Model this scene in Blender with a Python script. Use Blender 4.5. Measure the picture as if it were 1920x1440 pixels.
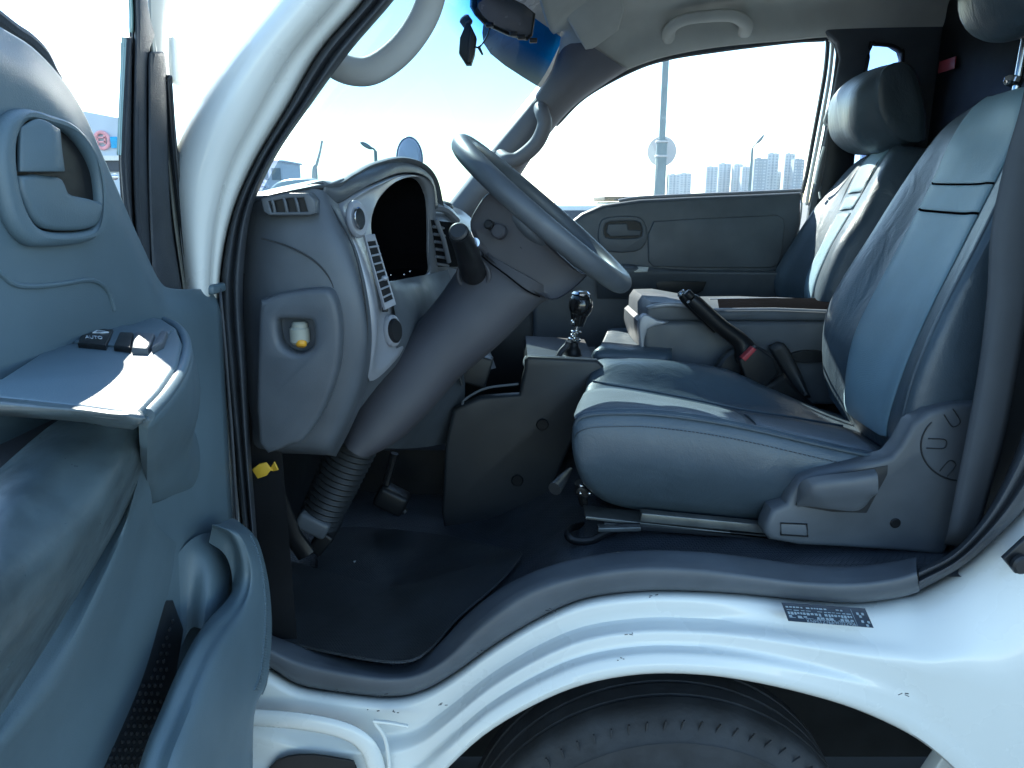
import bpy, bmesh, math, random
from math import sin, cos, pi, radians, sqrt
from mathutils import Vector, Matrix
random.seed(7)
for o in list(bpy.data.objects): bpy.data.objects.remove(o)
SC = bpy.context.scene
COL = SC.collection

# ---------------------------------------------------------------- camera
PITCH = radians(14.0); F = 1371.0; CZ = 1.5
cam_d = bpy.data.cameras.new('camera'); cam_d.sensor_width = 36; cam_d.lens = 36*F/1920
cam_d.clip_start = 0.01; cam_d.clip_end = 5000
cam = bpy.data.objects.new('camera', cam_d); COL.objects.link(cam)
cam.location = (0, 0, CZ); cam.rotation_euler = (pi/2-PITCH, 0, 0)
SC.camera = cam

# ---------------------------------------------------------------- light
HAZE = .00011
SUN_TO = Vector((-0.36, 0.70, 0.62)).normalized()
SUN_EL = math.asin(SUN_TO.z); SUN_AZ = math.atan2(SUN_TO.x, SUN_TO.y)   # azimuth from +Y towards +X
world = bpy.data.worlds.new('World'); SC.world = world; world.use_nodes = True
wn = world.node_tree; wn.nodes.clear()
sky = wn.nodes.new('ShaderNodeTexSky'); sky.sky_type = 'NISHITA'; sky.sun_disc = False
sky.sun_elevation = SUN_EL; sky.sun_rotation = SUN_AZ; sky.air_density = 1.0; sky.dust_density = .1; sky.ozone_density = 1.5
bg = wn.nodes.new('ShaderNodeBackground'); bg.inputs[1].default_value = 0.15
wo = wn.nodes.new('ShaderNodeOutputWorld')
wn.links.new(sky.outputs[0], bg.inputs[0]); wn.links.new(bg.outputs[0], wo.inputs[0])
sun_d = bpy.data.lights.new('sun', 'SUN'); sun_d.energy = 5.0; sun_d.angle = radians(0.5); sun_d.color = (1.0, 0.95, 0.88)
sun = bpy.data.objects.new('sun', sun_d); COL.objects.link(sun)
sun.rotation_euler = SUN_TO.to_track_quat('Z', 'Y').to_euler(); sun.location = (-20, 40, 40)
SC.view_settings.view_transform = 'Standard'; SC.view_settings.look = 'None'
SC.view_settings.exposure = 1.76; SC.view_settings.gamma = 1.0
SC.view_settings.use_white_balance = True; SC.view_settings.white_balance_temperature = 6450; SC.view_settings.white_balance_tint = 2
SC.render.engine = 'CYCLES'
SC.cycles.max_bounces = 8; SC.cycles.transparent_max_bounces = 12
SC.cycles.use_denoising = True

# ---------------------------------------------------------------- maths helpers
def ray(px, py):
    u = (px-960)/F; v = (720-py)/F
    return Vector((u, cos(PITCH)+v*sin(PITCH), -sin(PITCH)+v*cos(PITCH)))
CAM = Vector((0, 0, CZ))
def W(px, py, Y):                      # measured picture point at distance Y across the cab
    d = ray(px, py); return CAM + d*(Y/d.y)
def WX(px, py, X):
    d = ray(px, py); return CAM + d*(X/d.x)
def WZ(px, py, Z):
    d = ray(px, py); return CAM + d*((Z-CZ)/d.z)
def V3(p): return Vector(p)
def cr(p0, p1, p2, p3, t):
    return 0.5*((2*p1)+(p2-p0)*t+(2*p0-5*p1+4*p2-p3)*t*t+(3*p1-p0-3*p2+p3)*t*t*t)
def spl(pts, n=6, closed=False):
    pts = [Vector(p) for p in pts]; m = len(pts); out = []
    if m < 3 and not closed:
        return [pts[0].lerp(pts[-1], i/n) for i in range(n+1)]
    for i in range(m if closed else m-1):
        if closed: a, b, c, d = pts[(i-1) % m], pts[i], pts[(i+1) % m], pts[(i+2) % m]
        else:
            b, c = pts[i], pts[i+1]
            a = pts[i-1] if i > 0 else 2*b-c
            d = pts[i+2] if i+2 < m else 2*c-b
        for k in range(n): out.append(cr(a, b, c, d, k/n))
    if not closed: out.append(pts[-1].copy())
    return out
def resample(pts, n, closed=False):
    pts = [Vector(p) for p in pts]
    q = pts+[pts[0]] if closed else pts
    L = [0]
    for i in range(1, len(q)): L.append(L[-1]+(q[i]-q[i-1]).length)
    out = []; k = 0; cnt = n if closed else n-1
    for i in range(n):
        s = L[-1]*i/cnt
        while k < len(q)-2 and L[k+1] < s: k += 1
        seg = L[k+1]-L[k]; t = (s-L[k])/seg if seg > 1e-9 else 0
        out.append(q[k].lerp(q[k+1], min(max(t, 0), 1)))
    return out

# ---------------------------------------------------------------- mesh building
class MB:
    def __init__(s): s.v = []; s.f = []
    def add(s, vs, fs):
        b = len(s.v); s.v += [tuple(p) for p in vs]; s.f += [tuple(i+b for i in f) for f in fs]; return s
    def grid(s, rows, cu=False, cv=False, cap=False):
        b = len(s.v); nr = len(rows); nc = len(rows[0])
        for r in rows: s.v += [tuple(p) for p in r]
        for i in range(nr if cu else nr-1):
            for j in range(nc if cv else nc-1):
                i2 = (i+1) % nr; j2 = (j+1) % nc
                s.f.append((b+i*nc+j, b+i*nc+j2, b+i2*nc+j2, b+i2*nc+j))
        if cap and cv:
            s.f.append(tuple(b+j for j in reversed(range(nc)))); s.f.append(tuple(b+(nr-1)*nc+j for j in range(nc)))
        return s
    def net(s, rows, nu=5, nv=5, cu=False, cv=False, cap=False):
        rr = [spl(r, nv, cv) for r in rows]
        cols = [spl([r[j] for r in rr], nu, cu) for j in range(len(rr[0]))]
        return s.grid([[c[i] for c in cols] for i in range(len(cols[0]))], cu, cv, cap)
    def sub(s, rings, nu, nv, r0, r1, c0, c1, off, cv=True, toward=None):
        """a panel lying on part of a ring loft: rings r0..r1, ring points c0..c1, lifted by off"""
        rr = [spl(r, nv, cv) for r in rings]; cols = [spl([r[j] for r in rr], nu) for j in range(len(rr[0]))]
        G = [[c[i] for c in cols] for i in range(len(cols[0]))]
        a, b, c, d = int(r0*nu), int(r1*nu), int(c0*nv), int(c1*nv); out = []
        for i in range(a, min(b, len(G)-1)+1):
            row = []
            for j in range(c, d+1):
                du = G[min(i+1, len(G)-1)][j]-G[max(i-1, 0)][j]; dv = G[i][j+1]-G[i][j-1]; n = du.cross(dv).normalized()
                if n.dot((toward or CAM)-G[i][j]) < 0: n = -n
                e = min(1, (j-c)/2, (d-j)/2, 1)*.75+.25
                row.append(G[i][j]+n*off*e)
            out.append(row)
        return s.grid(out)
    def tube(s, path, r, seg=10, closed=False, flat=None, cap=True):
        path = [Vector(p) for p in path]; n = len(path); rows = []
        rr = r if isinstance(r, (list, tuple)) else [r]*n
        up = None
        for i in range(n):
            if closed: t = path[(i+1) % n]-path[(i-1) % n]
            else: t = path[min(i+1, n-1)]-path[max(i-1, 0)]
            t.normalize()
            if up is None:
                up = Vector((0, 0, 1)) if abs(t.z) < .9 else Vector((1, 0, 0))
                if flat: up = Vector(flat[0])
            up = (up-t*up.dot(t)).normalized(); sd = t.cross(up)
            fu, fs = (flat[1], flat[2]) if flat else (1, 1)
            rows.append([path[i]+up*(cos(a)*rr[i]*fu)+sd*(sin(a)*rr[i]*fs) for a in [2*pi*k/seg for k in range(seg)]])
        return s.grid(rows, closed, True, cap and not closed)
    def ball(s, c, r, seg=16, ring=10, M=None):
        c = Vector(c); r = Vector((r, r, r)) if not hasattr(r, '__len__') else Vector(r); rows = []
        for i in range(ring+1):
            a = pi*i/ring
            row = []
            for k in range(seg):
                p = Vector((sin(a)*cos(2*pi*k/seg)*r.x, sin(a)*sin(2*pi*k/seg)*r.y, cos(a)*r.z))
                if M: p = M @ p
                row.append(c+p)
            rows.append(row)
        return s.grid(rows, False, True)
    def box(s, c, d, M=None, bev=0):
        c = Vector(c); bm = bmesh.new(); bmesh.ops.create_cube(bm, size=1)
        for v in bm.verts: v.co = Vector((v.co.x*d[0], v.co.y*d[1], v.co.z*d[2]))
        if bev: bmesh.ops.bevel(bm, geom=list(bm.edges), offset=bev, segments=3, profile=.5, affect='EDGES')
        bm.verts.ensure_lookup_table()
        vs = [c+((M @ v.co) if M else v.co) for v in bm.verts]; fs = [[w.index for w in f.verts] for f in bm.faces]
        bm.free(); return s.add(vs, fs)
    def disc(s, c, n, r, th, seg=24, bev=0.0, ry=None, up=None):   # short cylinder with rounded rim, axis n
        c = Vector(c); n = Vector(n).normalized(); e1 = n.orthogonal().normalized()
        if up is not None: e1 = (Vector(up)-n*Vector(up).dot(n)).normalized()
        e2 = n.cross(e1); ry = ry or r
        prof = [(0.001, -th/2), (1-bev/r, -th/2), (1, -th/2+bev), (1, th/2-bev), (1-bev/r, th/2), (0.001, th/2)]
        return s.grid([[c+n*z+e1*(cos(2*pi*k/seg)*r*q)+e2*(sin(2*pi*k/seg)*ry*q) for k in range(seg)] for q, z in prof], False, True)
    def plate(s, pts, normal, th, bev=0.0, holes=(), smooth=0, hsmooth=None):
        """flat outline (3-D points) thickened to th (measured backwards from the outline), with rounded edges and holes"""
        n = Vector(normal).normalized(); pts = [Vector(p) for p in pts]; o = pts[0]
        e1 = n.orthogonal().normalized(); e2 = n.cross(e1)
        cu = bpy.data.curves.new('c', 'CURVE'); cu.dimensions = '2D'; cu.fill_mode = 'BOTH'
        cu.extrude = max(th/2-bev, 0.0001); cu.bevel_depth = bev; cu.bevel_resolution = 2; cu.offset = -bev
        hs = smooth if hsmooth is None else hsmooth
        for loop, sm in [(pts, smooth)]+[(h, hs) for h in holes]:
            loop = [Vector(p) for p in loop]
            if sm: loop = spl(loop, sm, True)
            sp = cu.splines.new('POLY'); sp.points.add(len(loop)-1); sp.use_cyclic_u = True
            for i, p in enumerate(loop):
                d = p-o; sp.points[i].co = (d.dot(e1), d.dot(e2), 0, 1)
        ob = bpy.data.objects.new('t', cu); COL.objects.link(ob)
        dg = bpy.context.evaluated_depsgraph_get()
        me = bpy.data.meshes.new_from_object(ob.evaluated_get(dg))
        off = o-n*(th/2)
        vs = [off+e1*v.co.x+e2*v.co.y+n*v.co.z for v in me.vertices]; fs = [tuple(p.vertices) for p in me.polygons]
        bpy.data.objects.remove(ob); bpy.data.curves.remove(cu); bpy.data.meshes.remove(me)
        return s.add(vs, fs)
    def text(s, body, o, ex, ey, size, th=0.0004, align='LEFT'):
        cu = bpy.data.curves.new('t', 'FONT'); cu.body = body; cu.size = size; cu.extrude = th; cu.align_x = align
        ob = bpy.data.objects.new('t', cu); COL.objects.link(ob)
        dg = bpy.context.evaluated_depsgraph_get(); me = bpy.data.meshes.new_from_object(ob.evaluated_get(dg))
        ex = Vector(ex).normalized(); ey = Vector(ey); n = ex.cross(ey).normalized()
        o = Vector(o)
        s.add([o+ex*v.co.x+ey*v.co.y+n*v.co.z for v in me.vertices], [tuple(p.vertices) for p in me.polygons])
        bpy.data.objects.remove(ob); bpy.data.curves.remove(cu); bpy.data.meshes.remove(me)
        return s

ROOTLOC = {}
def tag(o, label=None, cat=None, group=None, kind=None):
    if label: o['label'] = label
    if cat: o['category'] = cat
    if group: o['group'] = group
    if kind: o['kind'] = kind
    return o
def thing(name, loc, label, cat, group=None):
    o = bpy.data.objects.new(name, None); o.empty_display_size = .1; COL.objects.link(o); o.location = loc
    ROOTLOC[o.name] = Vector(loc); return tag(o, label, cat, group)
def part(name, mb, m, parent=None, solid=0, off=-1, bev=0, sub=0, flat=False, label=None, ang=40):
    if parent and parent.parent and parent.parent.parent: parent = parent.parent      # thing > part > sub-part, no deeper
    org = ROOTLOC[parent.name] if parent else Vector((0, 0, 0))
    me = bpy.data.meshes.new(name); me.from_pydata([tuple(Vector(v)-org) for v in mb.v], [], mb.f)
    bm = bmesh.new(); bm.from_mesh(me)
    bmesh.ops.remove_doubles(bm, verts=bm.verts, dist=1e-5)
    bmesh.ops.recalc_face_normals(bm, faces=bm.faces)
    if solid and bm.faces:                                   # open sheets: outside = the side the room sees
        sm = 0
        for f in bm.faces: sm += f.normal.dot(CAM-org-f.calc_center_median())*f.calc_area()
        if sm < 0: bmesh.ops.reverse_faces(bm, faces=bm.faces)
    bm.to_mesh(me); bm.free()
    me.materials.append(m)
    if not flat:
        for p in me.polygons: p.use_smooth = True
        try: me.set_sharp_from_angle(angle=radians(ang))
        except Exception: pass
    o = bpy.data.objects.new(name, me); COL.objects.link(o)
    if parent: o.parent = parent; ROOTLOC[o.name] = org
    if solid:
        md = o.modifiers.new('solid', 'SOLIDIFY'); md.thickness = solid; md.offset = off
    if bev:
        md = o.modifiers.new('bevel', 'BEVEL'); md.width = bev; md.segments = 2; md.limit_method = 'ANGLE'; md.angle_limit = radians(35)
    if sub:
        md = o.modifiers.new('sub', 'SUBSURF'); md.levels = sub; md.render_levels = sub
    if label: o['label'] = label
    return o

def loose(name, mb, m, parent=None, **k):            # every separate piece becomes an object of its own
    n = len(mb.v); p = list(range(n))
    def f(i):
        while p[i] != i: p[i] = p[p[i]]; i = p[i]
        return i
    for fc_ in mb.f:
        for j in fc_[1:]: p[f(j)] = f(fc_[0])
    groups = {}
    for fc_ in mb.f: groups.setdefault(f(fc_[0]), []).append(fc_)
    for g_ in groups.values():
        ids = sorted({i for q in g_ for i in q}); mp = {a: b for b, a in enumerate(ids)}
        s_ = MB(); s_.v = [mb.v[i] for i in ids]; s_.f = [tuple(mp[i] for i in q) for q in g_]
        part(name, s_, m, parent, **k)

# ---------------------------------------------------------------- materials
def mat(name, col, rough=.5, var=.15, vscale=6, bump=0.0, bscale=300, metal=0, spec=.5, coat=0, dirt=0, col2=None, rvar=.1, tex='noise', bdist=.002, wrinkle=0):
    m = bpy.data.materials.new(name); m.use_nodes = True; nt = m.node_tree; N = nt.nodes; L = nt.links
    b = N['Principled BSDF']; b.inputs['Roughness'].default_value = rough; b.inputs['Metallic'].default_value = metal
    b.inputs['Specular IOR Level'].default_value = spec; b.inputs['Coat Weight'].default_value = coat
    tc = N.new('ShaderNodeTexCoord'); no = N.new('ShaderNodeTexNoise'); no.inputs['Scale'].default_value = vscale; no.inputs['Detail'].default_value = 6
    L.new(tc.outputs['Object'], no.inputs['Vector'])
    mx = N.new('ShaderNodeMixRGB'); c = Vector(col); c2 = Vector(col2) if col2 else c*(1-var)
    mx.inputs[1].default_value = (*(c2), 1); mx.inputs[2].default_value = (*(c if col2 else c*(1+var)), 1)
    rmp = N.new('ShaderNodeMapRange'); rmp.inputs[1].default_value = .35; rmp.inputs[2].default_value = .65
    L.new(no.outputs[0], rmp.inputs[0]); L.new(rmp.outputs[0], mx.inputs[0]); L.new(mx.outputs[0], b.inputs['Base Color'])
    rr = N.new('ShaderNodeMapRange'); rr.inputs[3].default_value = max(rough-rvar, .03); rr.inputs[4].default_value = min(rough+rvar, 1)
    n2 = N.new('ShaderNodeTexNoise'); n2.inputs['Scale'].default_value = vscale*3.1; n2.inputs['Detail'].default_value = 8
    L.new(tc.outputs['Object'], n2.inputs['Vector']); L.new(n2.outputs[0], rr.inputs[0]); L.new(rr.outputs[0], b.inputs['Roughness'])
    if bump:
        if tex == 'noise':
            t = N.new('ShaderNodeTexNoise'); t.inputs['Scale'].default_value = bscale; t.inputs['Detail'].default_value = 3; h = t.outputs[0]
        elif tex == 'voronoi':
            t = N.new('ShaderNodeTexVoronoi'); t.inputs['Scale'].default_value = bscale; h = t.outputs[0]
        elif tex == 'waveZ':
            t = N.new('ShaderNodeTexWave'); t.wave_type = 'BANDS'; t.bands_direction = 'Z'; t.inputs['Scale'].default_value = bscale; h = t.outputs[1]
        elif tex == 'check':
            t = N.new('ShaderNodeTexBrick'); t.inputs['Scale'].default_value = bscale; t.inputs['Mortar Size'].default_value = .05; t.inputs['Mortar Smooth'].default_value = .6; t.inputs['Brick Width'].default_value = .4; t.inputs['Row Height'].default_value = .3
            t.inputs['Color1'].default_value = (1, 1, 1, 1); t.inputs['Color2'].default_value = (1, 1, 1, 1); t.inputs['Mortar'].default_value = (0, 0, 0, 1); h = t.outputs[0]
        L.new(tc.outputs['Object'], t.inputs['Vector'])
        bp = N.new('ShaderNodeBump'); bp.inputs['Strength'].default_value = bump; bp.inputs['Distance'].default_value = bdist
        L.new(h, bp.inputs['Height']); L.new(bp.outputs[0], b.inputs['Normal'])
        if wrinkle:
            w = N.new('ShaderNodeTexNoise'); w.inputs['Scale'].default_value = 11; w.inputs['Detail'].default_value = 4; w.inputs['Distortion'].default_value = 1.2
            mp = N.new('ShaderNodeMapping'); mp.inputs['Scale'].default_value = (1, 1.6, .8); L.new(tc.outputs['Object'], mp.inputs[0]); L.new(mp.outputs[0], w.inputs['Vector'])
            b2 = N.new('ShaderNodeBump'); b2.inputs['Strength'].default_value = wrinkle; b2.inputs['Distance'].default_value = .012
            L.new(w.outputs[0], b2.inputs['Height']); L.new(b2.outputs[0], bp.inputs['Normal'])
    return m
def glassmat(name, tint, refl=.06, band=None):
    m = bpy.data.materials.new(name); m.use_nodes = True; nt = m.node_tree; N = nt.nodes; L = nt.links; N.clear()
    out = N.new('ShaderNodeOutputMaterial'); tr = N.new('ShaderNodeBsdfTransparent'); gl = N.new('ShaderNodeBsdfGlossy'); mx = N.new('ShaderNodeMixShader')
    gl.inputs['Roughness'].default_value = .02; tr.inputs[0].default_value = (*tint, 1)
    lw = N.new('ShaderNodeLayerWeight'); lw.inputs[0].default_value = .5
    pw = N.new('ShaderNodeMath'); pw.operation = 'POWER'; pw.inputs[1].default_value = 5
    ml = N.new('ShaderNodeMath'); ml.operation = 'MULTIPLY_ADD'; ml.inputs[1].default_value = .07; ml.inputs[2].default_value = .02
    L.new(lw.outputs[1], pw.inputs[0]); L.new(pw.outputs[0], ml.inputs[0])
    L.new(ml.outputs[0], mx.inputs[0]); L.new(tr.outputs[0], mx.inputs[1]); L.new(gl.outputs[0], mx.inputs[2]); L.new(mx.outputs[0], out.inputs[0])
    if band:   # tinted shade band along the top of the windscreen (by height on the glass)
        tc = N.new('ShaderNodeTexCoord'); sp = N.new('ShaderNodeSeparateXYZ'); mr = N.new('ShaderNodeMapRange')
        mr.inputs[1].default_value = band[0]; mr.inputs[2].default_value = band[1]; mc = N.new('ShaderNodeMixRGB')
        mc.inputs[1].default_value = (*tint, 1); mc.inputs[2].default_value = (*band[2], 1)
        L.new(tc.outputs['Object'], sp.inputs[0]); L.new(sp.outputs[2], mr.inputs[0]); L.new(mr.outputs[0], mc.inputs[0]); L.new(mc.outputs[0], tr.inputs[0])
    return m
M_plast = mat('grey_blue_plastic', (.075, .088, .104), .46, .16, 9, .35, 900, rvar=.14, bdist=.0006)
M_door = mat('door_plastic', (.090, .135, .165), .46, .12, 5, .4, 900, rvar=.08, bdist=.0006)
M_dark = mat('dark_plastic', (.015, .018, .022), .5, .2, 5, .3, 700, bdist=.0006)
M_black = mat('black_plastic', (.009, .01, .012), .42, .2, 8, spec=.3)
M_silver = mat('silver_trim', (.30, .315, .35), .38, .06, 8, metal=.25, rvar=.06)
M_white = mat('white_paint', (.64, .665, .645), .28, .03, 2.5, coat=.35, spec=.5, rvar=.08)
M_frame = mat('shaded_frame_paint', (.34, .35, .32), .4, .05, 6)  # white frame paint, its shade put into a darker cream colour
M_seal = mat('seal_rubber', (.035, .042, .052), .6, .25, 10, .3, 500)
M_lining = mat('headliner_cloth', (.58, .58, .54), .95, .05, 12, .5, 1200, spec=.1, bdist=.0008)
M_apil = mat('front_pillar_trim', (.19, .185, .205), .6, .06, 8, .3, 900, bdist=.0005)
M_well = mat('matt_black', (.005, .005, .006), 1, .1, 8, spec=0)
M_pillar = mat('pillar_trim', (.045, .046, .056), .6, .06, 8, .3, 900, bdist=.0005)
M_leather = mat('blue_grey_leather', (.050, .074, .098), .42, .12, 5, .5, 420, spec=.6, rvar=.09, tex='voronoi', bdist=.0005, wrinkle=.3)
M_fabric = mat('sky_tinted_perforated_leather', (.23, .37, .46), .48, .08, 9, .9, 330, spec=.6, rvar=.06, tex='check', bdist=.0007)  # insert leather with the blue sky reflection mixed into its colour
M_cush = mat('cushion_cloth', (.15, .175, .205), .55, .1, 9, .6, 330, spec=.4, rvar=.06, tex='check', bdist=.0007, wrinkle=.2)
M_worn = mat('worn_leather', (.065, .09, .102), .36, .3, 22, .35, 90, spec=.6, rvar=.22, bdist=.0012)
M_rubber = mat('floor_rubber', (.045, .055, .07), .33, .3, 9, 1.0, 42, tex='check', rvar=.1, bdist=.006)
M_mat = mat('rubber_mat', (.028, .034, .040), .5, .35, 7, 1.0, 85, tex='check', rvar=.1, bdist=.004)
M_belt = mat('belt_webbing', (.075, .086, .10), .8, .08, 8, .6, 500, tex='waveZ', bdist=.0006)
M_chrome = mat('chrome', (.62, .62, .64), .14, .05, 9, metal=1, rvar=.05)
M_steel = mat('rail_steel', (.16, .17, .17), .4, .25, 20, metal=.7)
M_tyre = mat('tyre_rubber', (.022, .025, .03), .7, .35, 14, .5, 90)
M_yellow = mat('yellow_plastic', (.55, .34, .03), .5, .1, 10)
M_orange = mat('amber_plastic', (.7, .35, .03), .4, .1, 10)
M_red = mat('red_plastic', (.36, .04, .05), .4, .1, 10)
M_label = mat('data_plate_black', (.02, .035, .06), .4, .2, 60)
M_ink = mat('plate_print', (.22, .30, .38), .5, .1, 60)
M_glass = glassmat('window_glass', (.97, .99, .99))
M_wind = glassmat('windscreen_glass', (.33, .43, .47), band=(1.84, 1.89, (.01, .25, .75)))
M_asph = mat('asphalt', (.13, .133, .138), .9, .15, .6, .5, 40)
M_bldg = mat('tower_concrete', (.42, .46, .50), .8, .08, .1)
M_bldg2 = mat('tower_dark_panel', (.25, .30, .36), .8, .08, .1)
M_pole = mat('galvanised_pole', (.24, .29, .31), .55, .1, 3, metal=.2)
M_sign = mat('sign_disc_grey', (.55, .53, .54), .6, .05, 3)
M_shop = mat('shop_wall', (.50, .58, .66), .7, .05, 1)
# ================================================================ GROUND
g = MB(); g.grid([[(x, y, 0) for x in (-1600, -300, -30, 30, 300, 1600)] for y in (-400, -60, 0, 60, 600, 1600)])
tag(part('ground', g, M_asph), kind='structure')

# ================================================================ TRUCK
truck = thing('truck', (0.25, 1.6, 0), 'white light truck seen through its open driver door, grey cab with leather seats', 'truck')
T = truck
def bl(profile, n): return profile
# ---- white body below the door opening: stepped panel from sill to wheel arch
cols = [((440,1228),(440,1520)),((500,1250),(500,1520)),((560,1282),(560,1520)),((640,1296),(640,1520)),((730,1304),(722,1520)),((790,1293),(775,1500)),((850,1260),(825,1452)),((930,1203),(905,1378)),
 ((1020,1150),(1000,1320)),((1100,1118),(1095,1281)),((1200,1105),(1200,1262)),((1300,1105),(1305,1262)),((1400,1111),(1400,1274)),((1500,1121),(1505,1297)),((1600,1127),(1605,1327)),
 ((1680,1118),(1700,1370)),((1725,1107),(1760,1412)),((1800,1065),(1815,1466)),((1860,1015),(1890,1560)),((1920,955),(1960,1600)),((1975,870),(2060,1600)),((2030,740),(2160,1560)),((2080,560),(2260,1500))]
prof = [(0, 1.045), (.03, 1.012), (.10, .994), (.20, .990), (.34, .988), (.43, .972), (.50, .960), (.56, .957), (.68, .953), (.76, .940), (.83, .934), (1.0, .930)]
rows = []
for s, y in prof:
    row = []
    for i, (a, b) in enumerate(cols):
        w = min(max((i-11)/5, 0), 1)                      # ridges fade out towards the rear pillar
        lo = .93+.08*w
        ys = y*(1-w)+w*(1.045-.10*min(s*2.2, 1)**.6)
        if i < 6: ys = y*.8+.2*.98
        row.append(W(a[0]+(b[0]-a[0])*s, a[1]+(b[1]-a[1])*s, ys))
    rows.append(row)
# wheel-arch lip turning inwards
row = [W(b[0], b[1]-2, .975) for a, b in cols]; rows.append(row)
row = [W(b[0], b[1]-30, 1.06) for a, b in cols]; rows.append(row)
body = MB().net(rows, 3, 4)
part('sill_panel', body, M_white, T)
# step opening in the lower front corner: raised rim, recessed wall, dark cavity
rim = [(470,1345),(560,1352),(640,1368),(685,1395),(705,1440),(712,1520)]
mb = MB().tube(spl([W(x, y, .953) for x, y in rim], 6), .012, 12, flat=((0,1,0),.6,1.2))
part('step_rim', mb, M_white, T)
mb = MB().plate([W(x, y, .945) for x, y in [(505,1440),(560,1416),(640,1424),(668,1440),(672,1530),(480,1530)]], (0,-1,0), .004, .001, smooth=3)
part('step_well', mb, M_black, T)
mb = MB().tube(spl([W(x, y, .952) for x, y in [(700,1352),(735,1356),(765,1362)]], 4), .003, 8)
mb.tube(spl([W(x, y, .952) for x, y in [(702,1354),(722,1385),(730,1440),(731,1520)]], 5), .003, 8)
part('body_crease', mb, M_white, T)
# round plug in the rear quarter of the sill
mb = MB().disc(W(1822,1285,.9655), (0,-1,0.1), .024, .004, 32, .0018)
part('body_plug', mb, M_white, T)
# scratches and chips along the sill edge
mb = MB()
random.seed(3)
chips = [(640,1297,.96),(720,1304,.96),(1010,1156,1.0),(1035,1143,1.0),(905,1222,1.0),(700,1330,.95),(735,1334,.95),(825,1322,.965),(1180,1190,.962),(1225,1118,1.0),(1160,1236,.94),(1540,1137,.99),(1690,1302,.93),(1210,1232,.945)]
for x, y, Y in chips:
    for k in range(3):
        c = W(x+random.uniform(-12, 12), y+random.uniform(-3, 3), Y-.006)
        mb.box(c, (random.uniform(.001, .007), .0008, random.uniform(.0006, .0014)), Matrix.Rotation(random.uniform(-.5, .5), 3, 'Y'))
part('paint_chips', mb, M_seal, T)

# ---- front pillar outside (white, curved)
L_ = [(590,-110),(505,0),(420,110),(345,230),(316,330),(322,440),(340,560),(350,720),(355,900),(360,1100),(362,1300)]
R_ = [(740,-90),(683,0),(600,97),(540,200),(480,300),(440,390),(418,480),(413,560),(425,700),(445,900),(460,1080)]
rows = []
for (a, b) in zip(L_, R_):
    row = []
    for s, Y in ((-.08, 1.2), (0, 1.02), (.06, .955), (.25, .925), (.5, .925), (.68, .94), (.76, .957), (.9, .965), (.97, .985), (1.02, 1.03)):
        row.append(W(a[0]+(b[0]-a[0])*s, a[1]+(b[1]-a[1])*s, Y))
    rows.append(row)
part('front_pillar', MB().net(rows, 5, 4), M_white, T)

# ---- weather strip round the opening
SL = [(760,-120),(720,-60),(683,0),(600,97),(540,200),(480,300),(440,390),(420,480),(414,560),(425,700),(441,850),(452,960),(462,1060),(470,1140),(480,1235)]
SR = [(810,-110),(775,-60),(738,0),(655,97),(580,200),(520,288),(478,375),(462,450),(455,560),(463,700),(470,850),(478,960),(486,1060),(495,1140),(512,1225)]
rows = []
for a, b in zip(SL, SR):
    rows.append([W(a[0]+(b[0]-a[0])*s, a[1]+(b[1]-a[1])*s, Y) for s, Y in ((-.05,1.05),(0,1.0),(.12,.985),(.3,.982),(.42,.992),(.52,1.0),(.6,.988),(.75,.985),(.9,.998),(1.0,1.03),(1.02,1.07))])
part('door_seal', MB().net(rows, 5, 3), M_seal, T, ang=60)
SL = [(1724,1106),(1800,1064),(1860,1014),(1920,952),(1985,860),(2040,720),(2080,560),(2105,380),(2115,180),(2100,-20),(2050,-160),(1900,-250),(1500,-290),(1100,-270),(860,-200),(770,-130)]
SR = [(1722,1068),(1785,1036),(1842,975),(1885,900),(1925,800),(1960,660),(1990,500),(2010,350),(2020,180),(2010,20),(1960,-90),(1850,-160),(1480,-200),(1120,-180),(900,-130),(820,-90)]
rows = []
for a, b in zip(SL, SR):
    rows.append([W(a[0]+(b[0]-a[0])*s, a[1]+(b[1]-a[1])*s, Y) for s, Y in ((-.05,1.06),(0,1.02),(.15,.992),(.4,.988),(.52,.998),(.6,1.003),(.7,.992),(.88,.994),(1.0,1.02),(1.05,1.07))])
part('door_seal', MB().net(rows, 5, 3), M_seal, T, ang=60)
# ---- sill scuff trim
TB = [(470,1238),(508,1250),(560,1281),(640,1296),(730,1304),(790,1294),(850,1261),(930,1204),(1020,1151),(1100,1119),(1200,1106),(1300,1106),(1400,1112),(1500,1122),(1600,1128),(1680,1119),(1724,1107)]
TT = [(470,1190),(508,1213),(570,1238),(650,1256),(730,1266),(785,1258),(838,1226),(900,1165),(985,1105),(1080,1074),(1190,1058),(1300,1060),(1400,1072),(1500,1085),(1600,1088),(1680,1078),(1718,1066)]
TU = [(470,1170),(508,1190),(575,1215),(650,1234),(725,1246),(775,1240),(822,1208),(880,1148),(960,1090),(1060,1052),(1180,1033),(1300,1034),(1400,1044),(1500,1058),(1600,1062),(1680,1052),(1718,1044)]
rows = []
for i in range(len(TB)):
    b, t, u = TB[i], TT[i], TU[i]
    P = lambda a, c, s: (a[0]+(c[0]-a[0])*s, a[1]+(c[1]-a[1])*s)
    rows.append([W(b[0], b[1]+3, 1.03), W(*b, 1.0), W(*P(b,t,.3), .990), W(*P(b,t,.75), .990), W(*t, 1.0), W(*P(t,u,.35), 1.012), W(*P(t,u,.8), 1.03), W(*u, 1.045), W(u[0], u[1]+6, 1.06)])
part('sill_trim', MB().net(rows, 4, 4), M_plast, T, ang=60)

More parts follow.
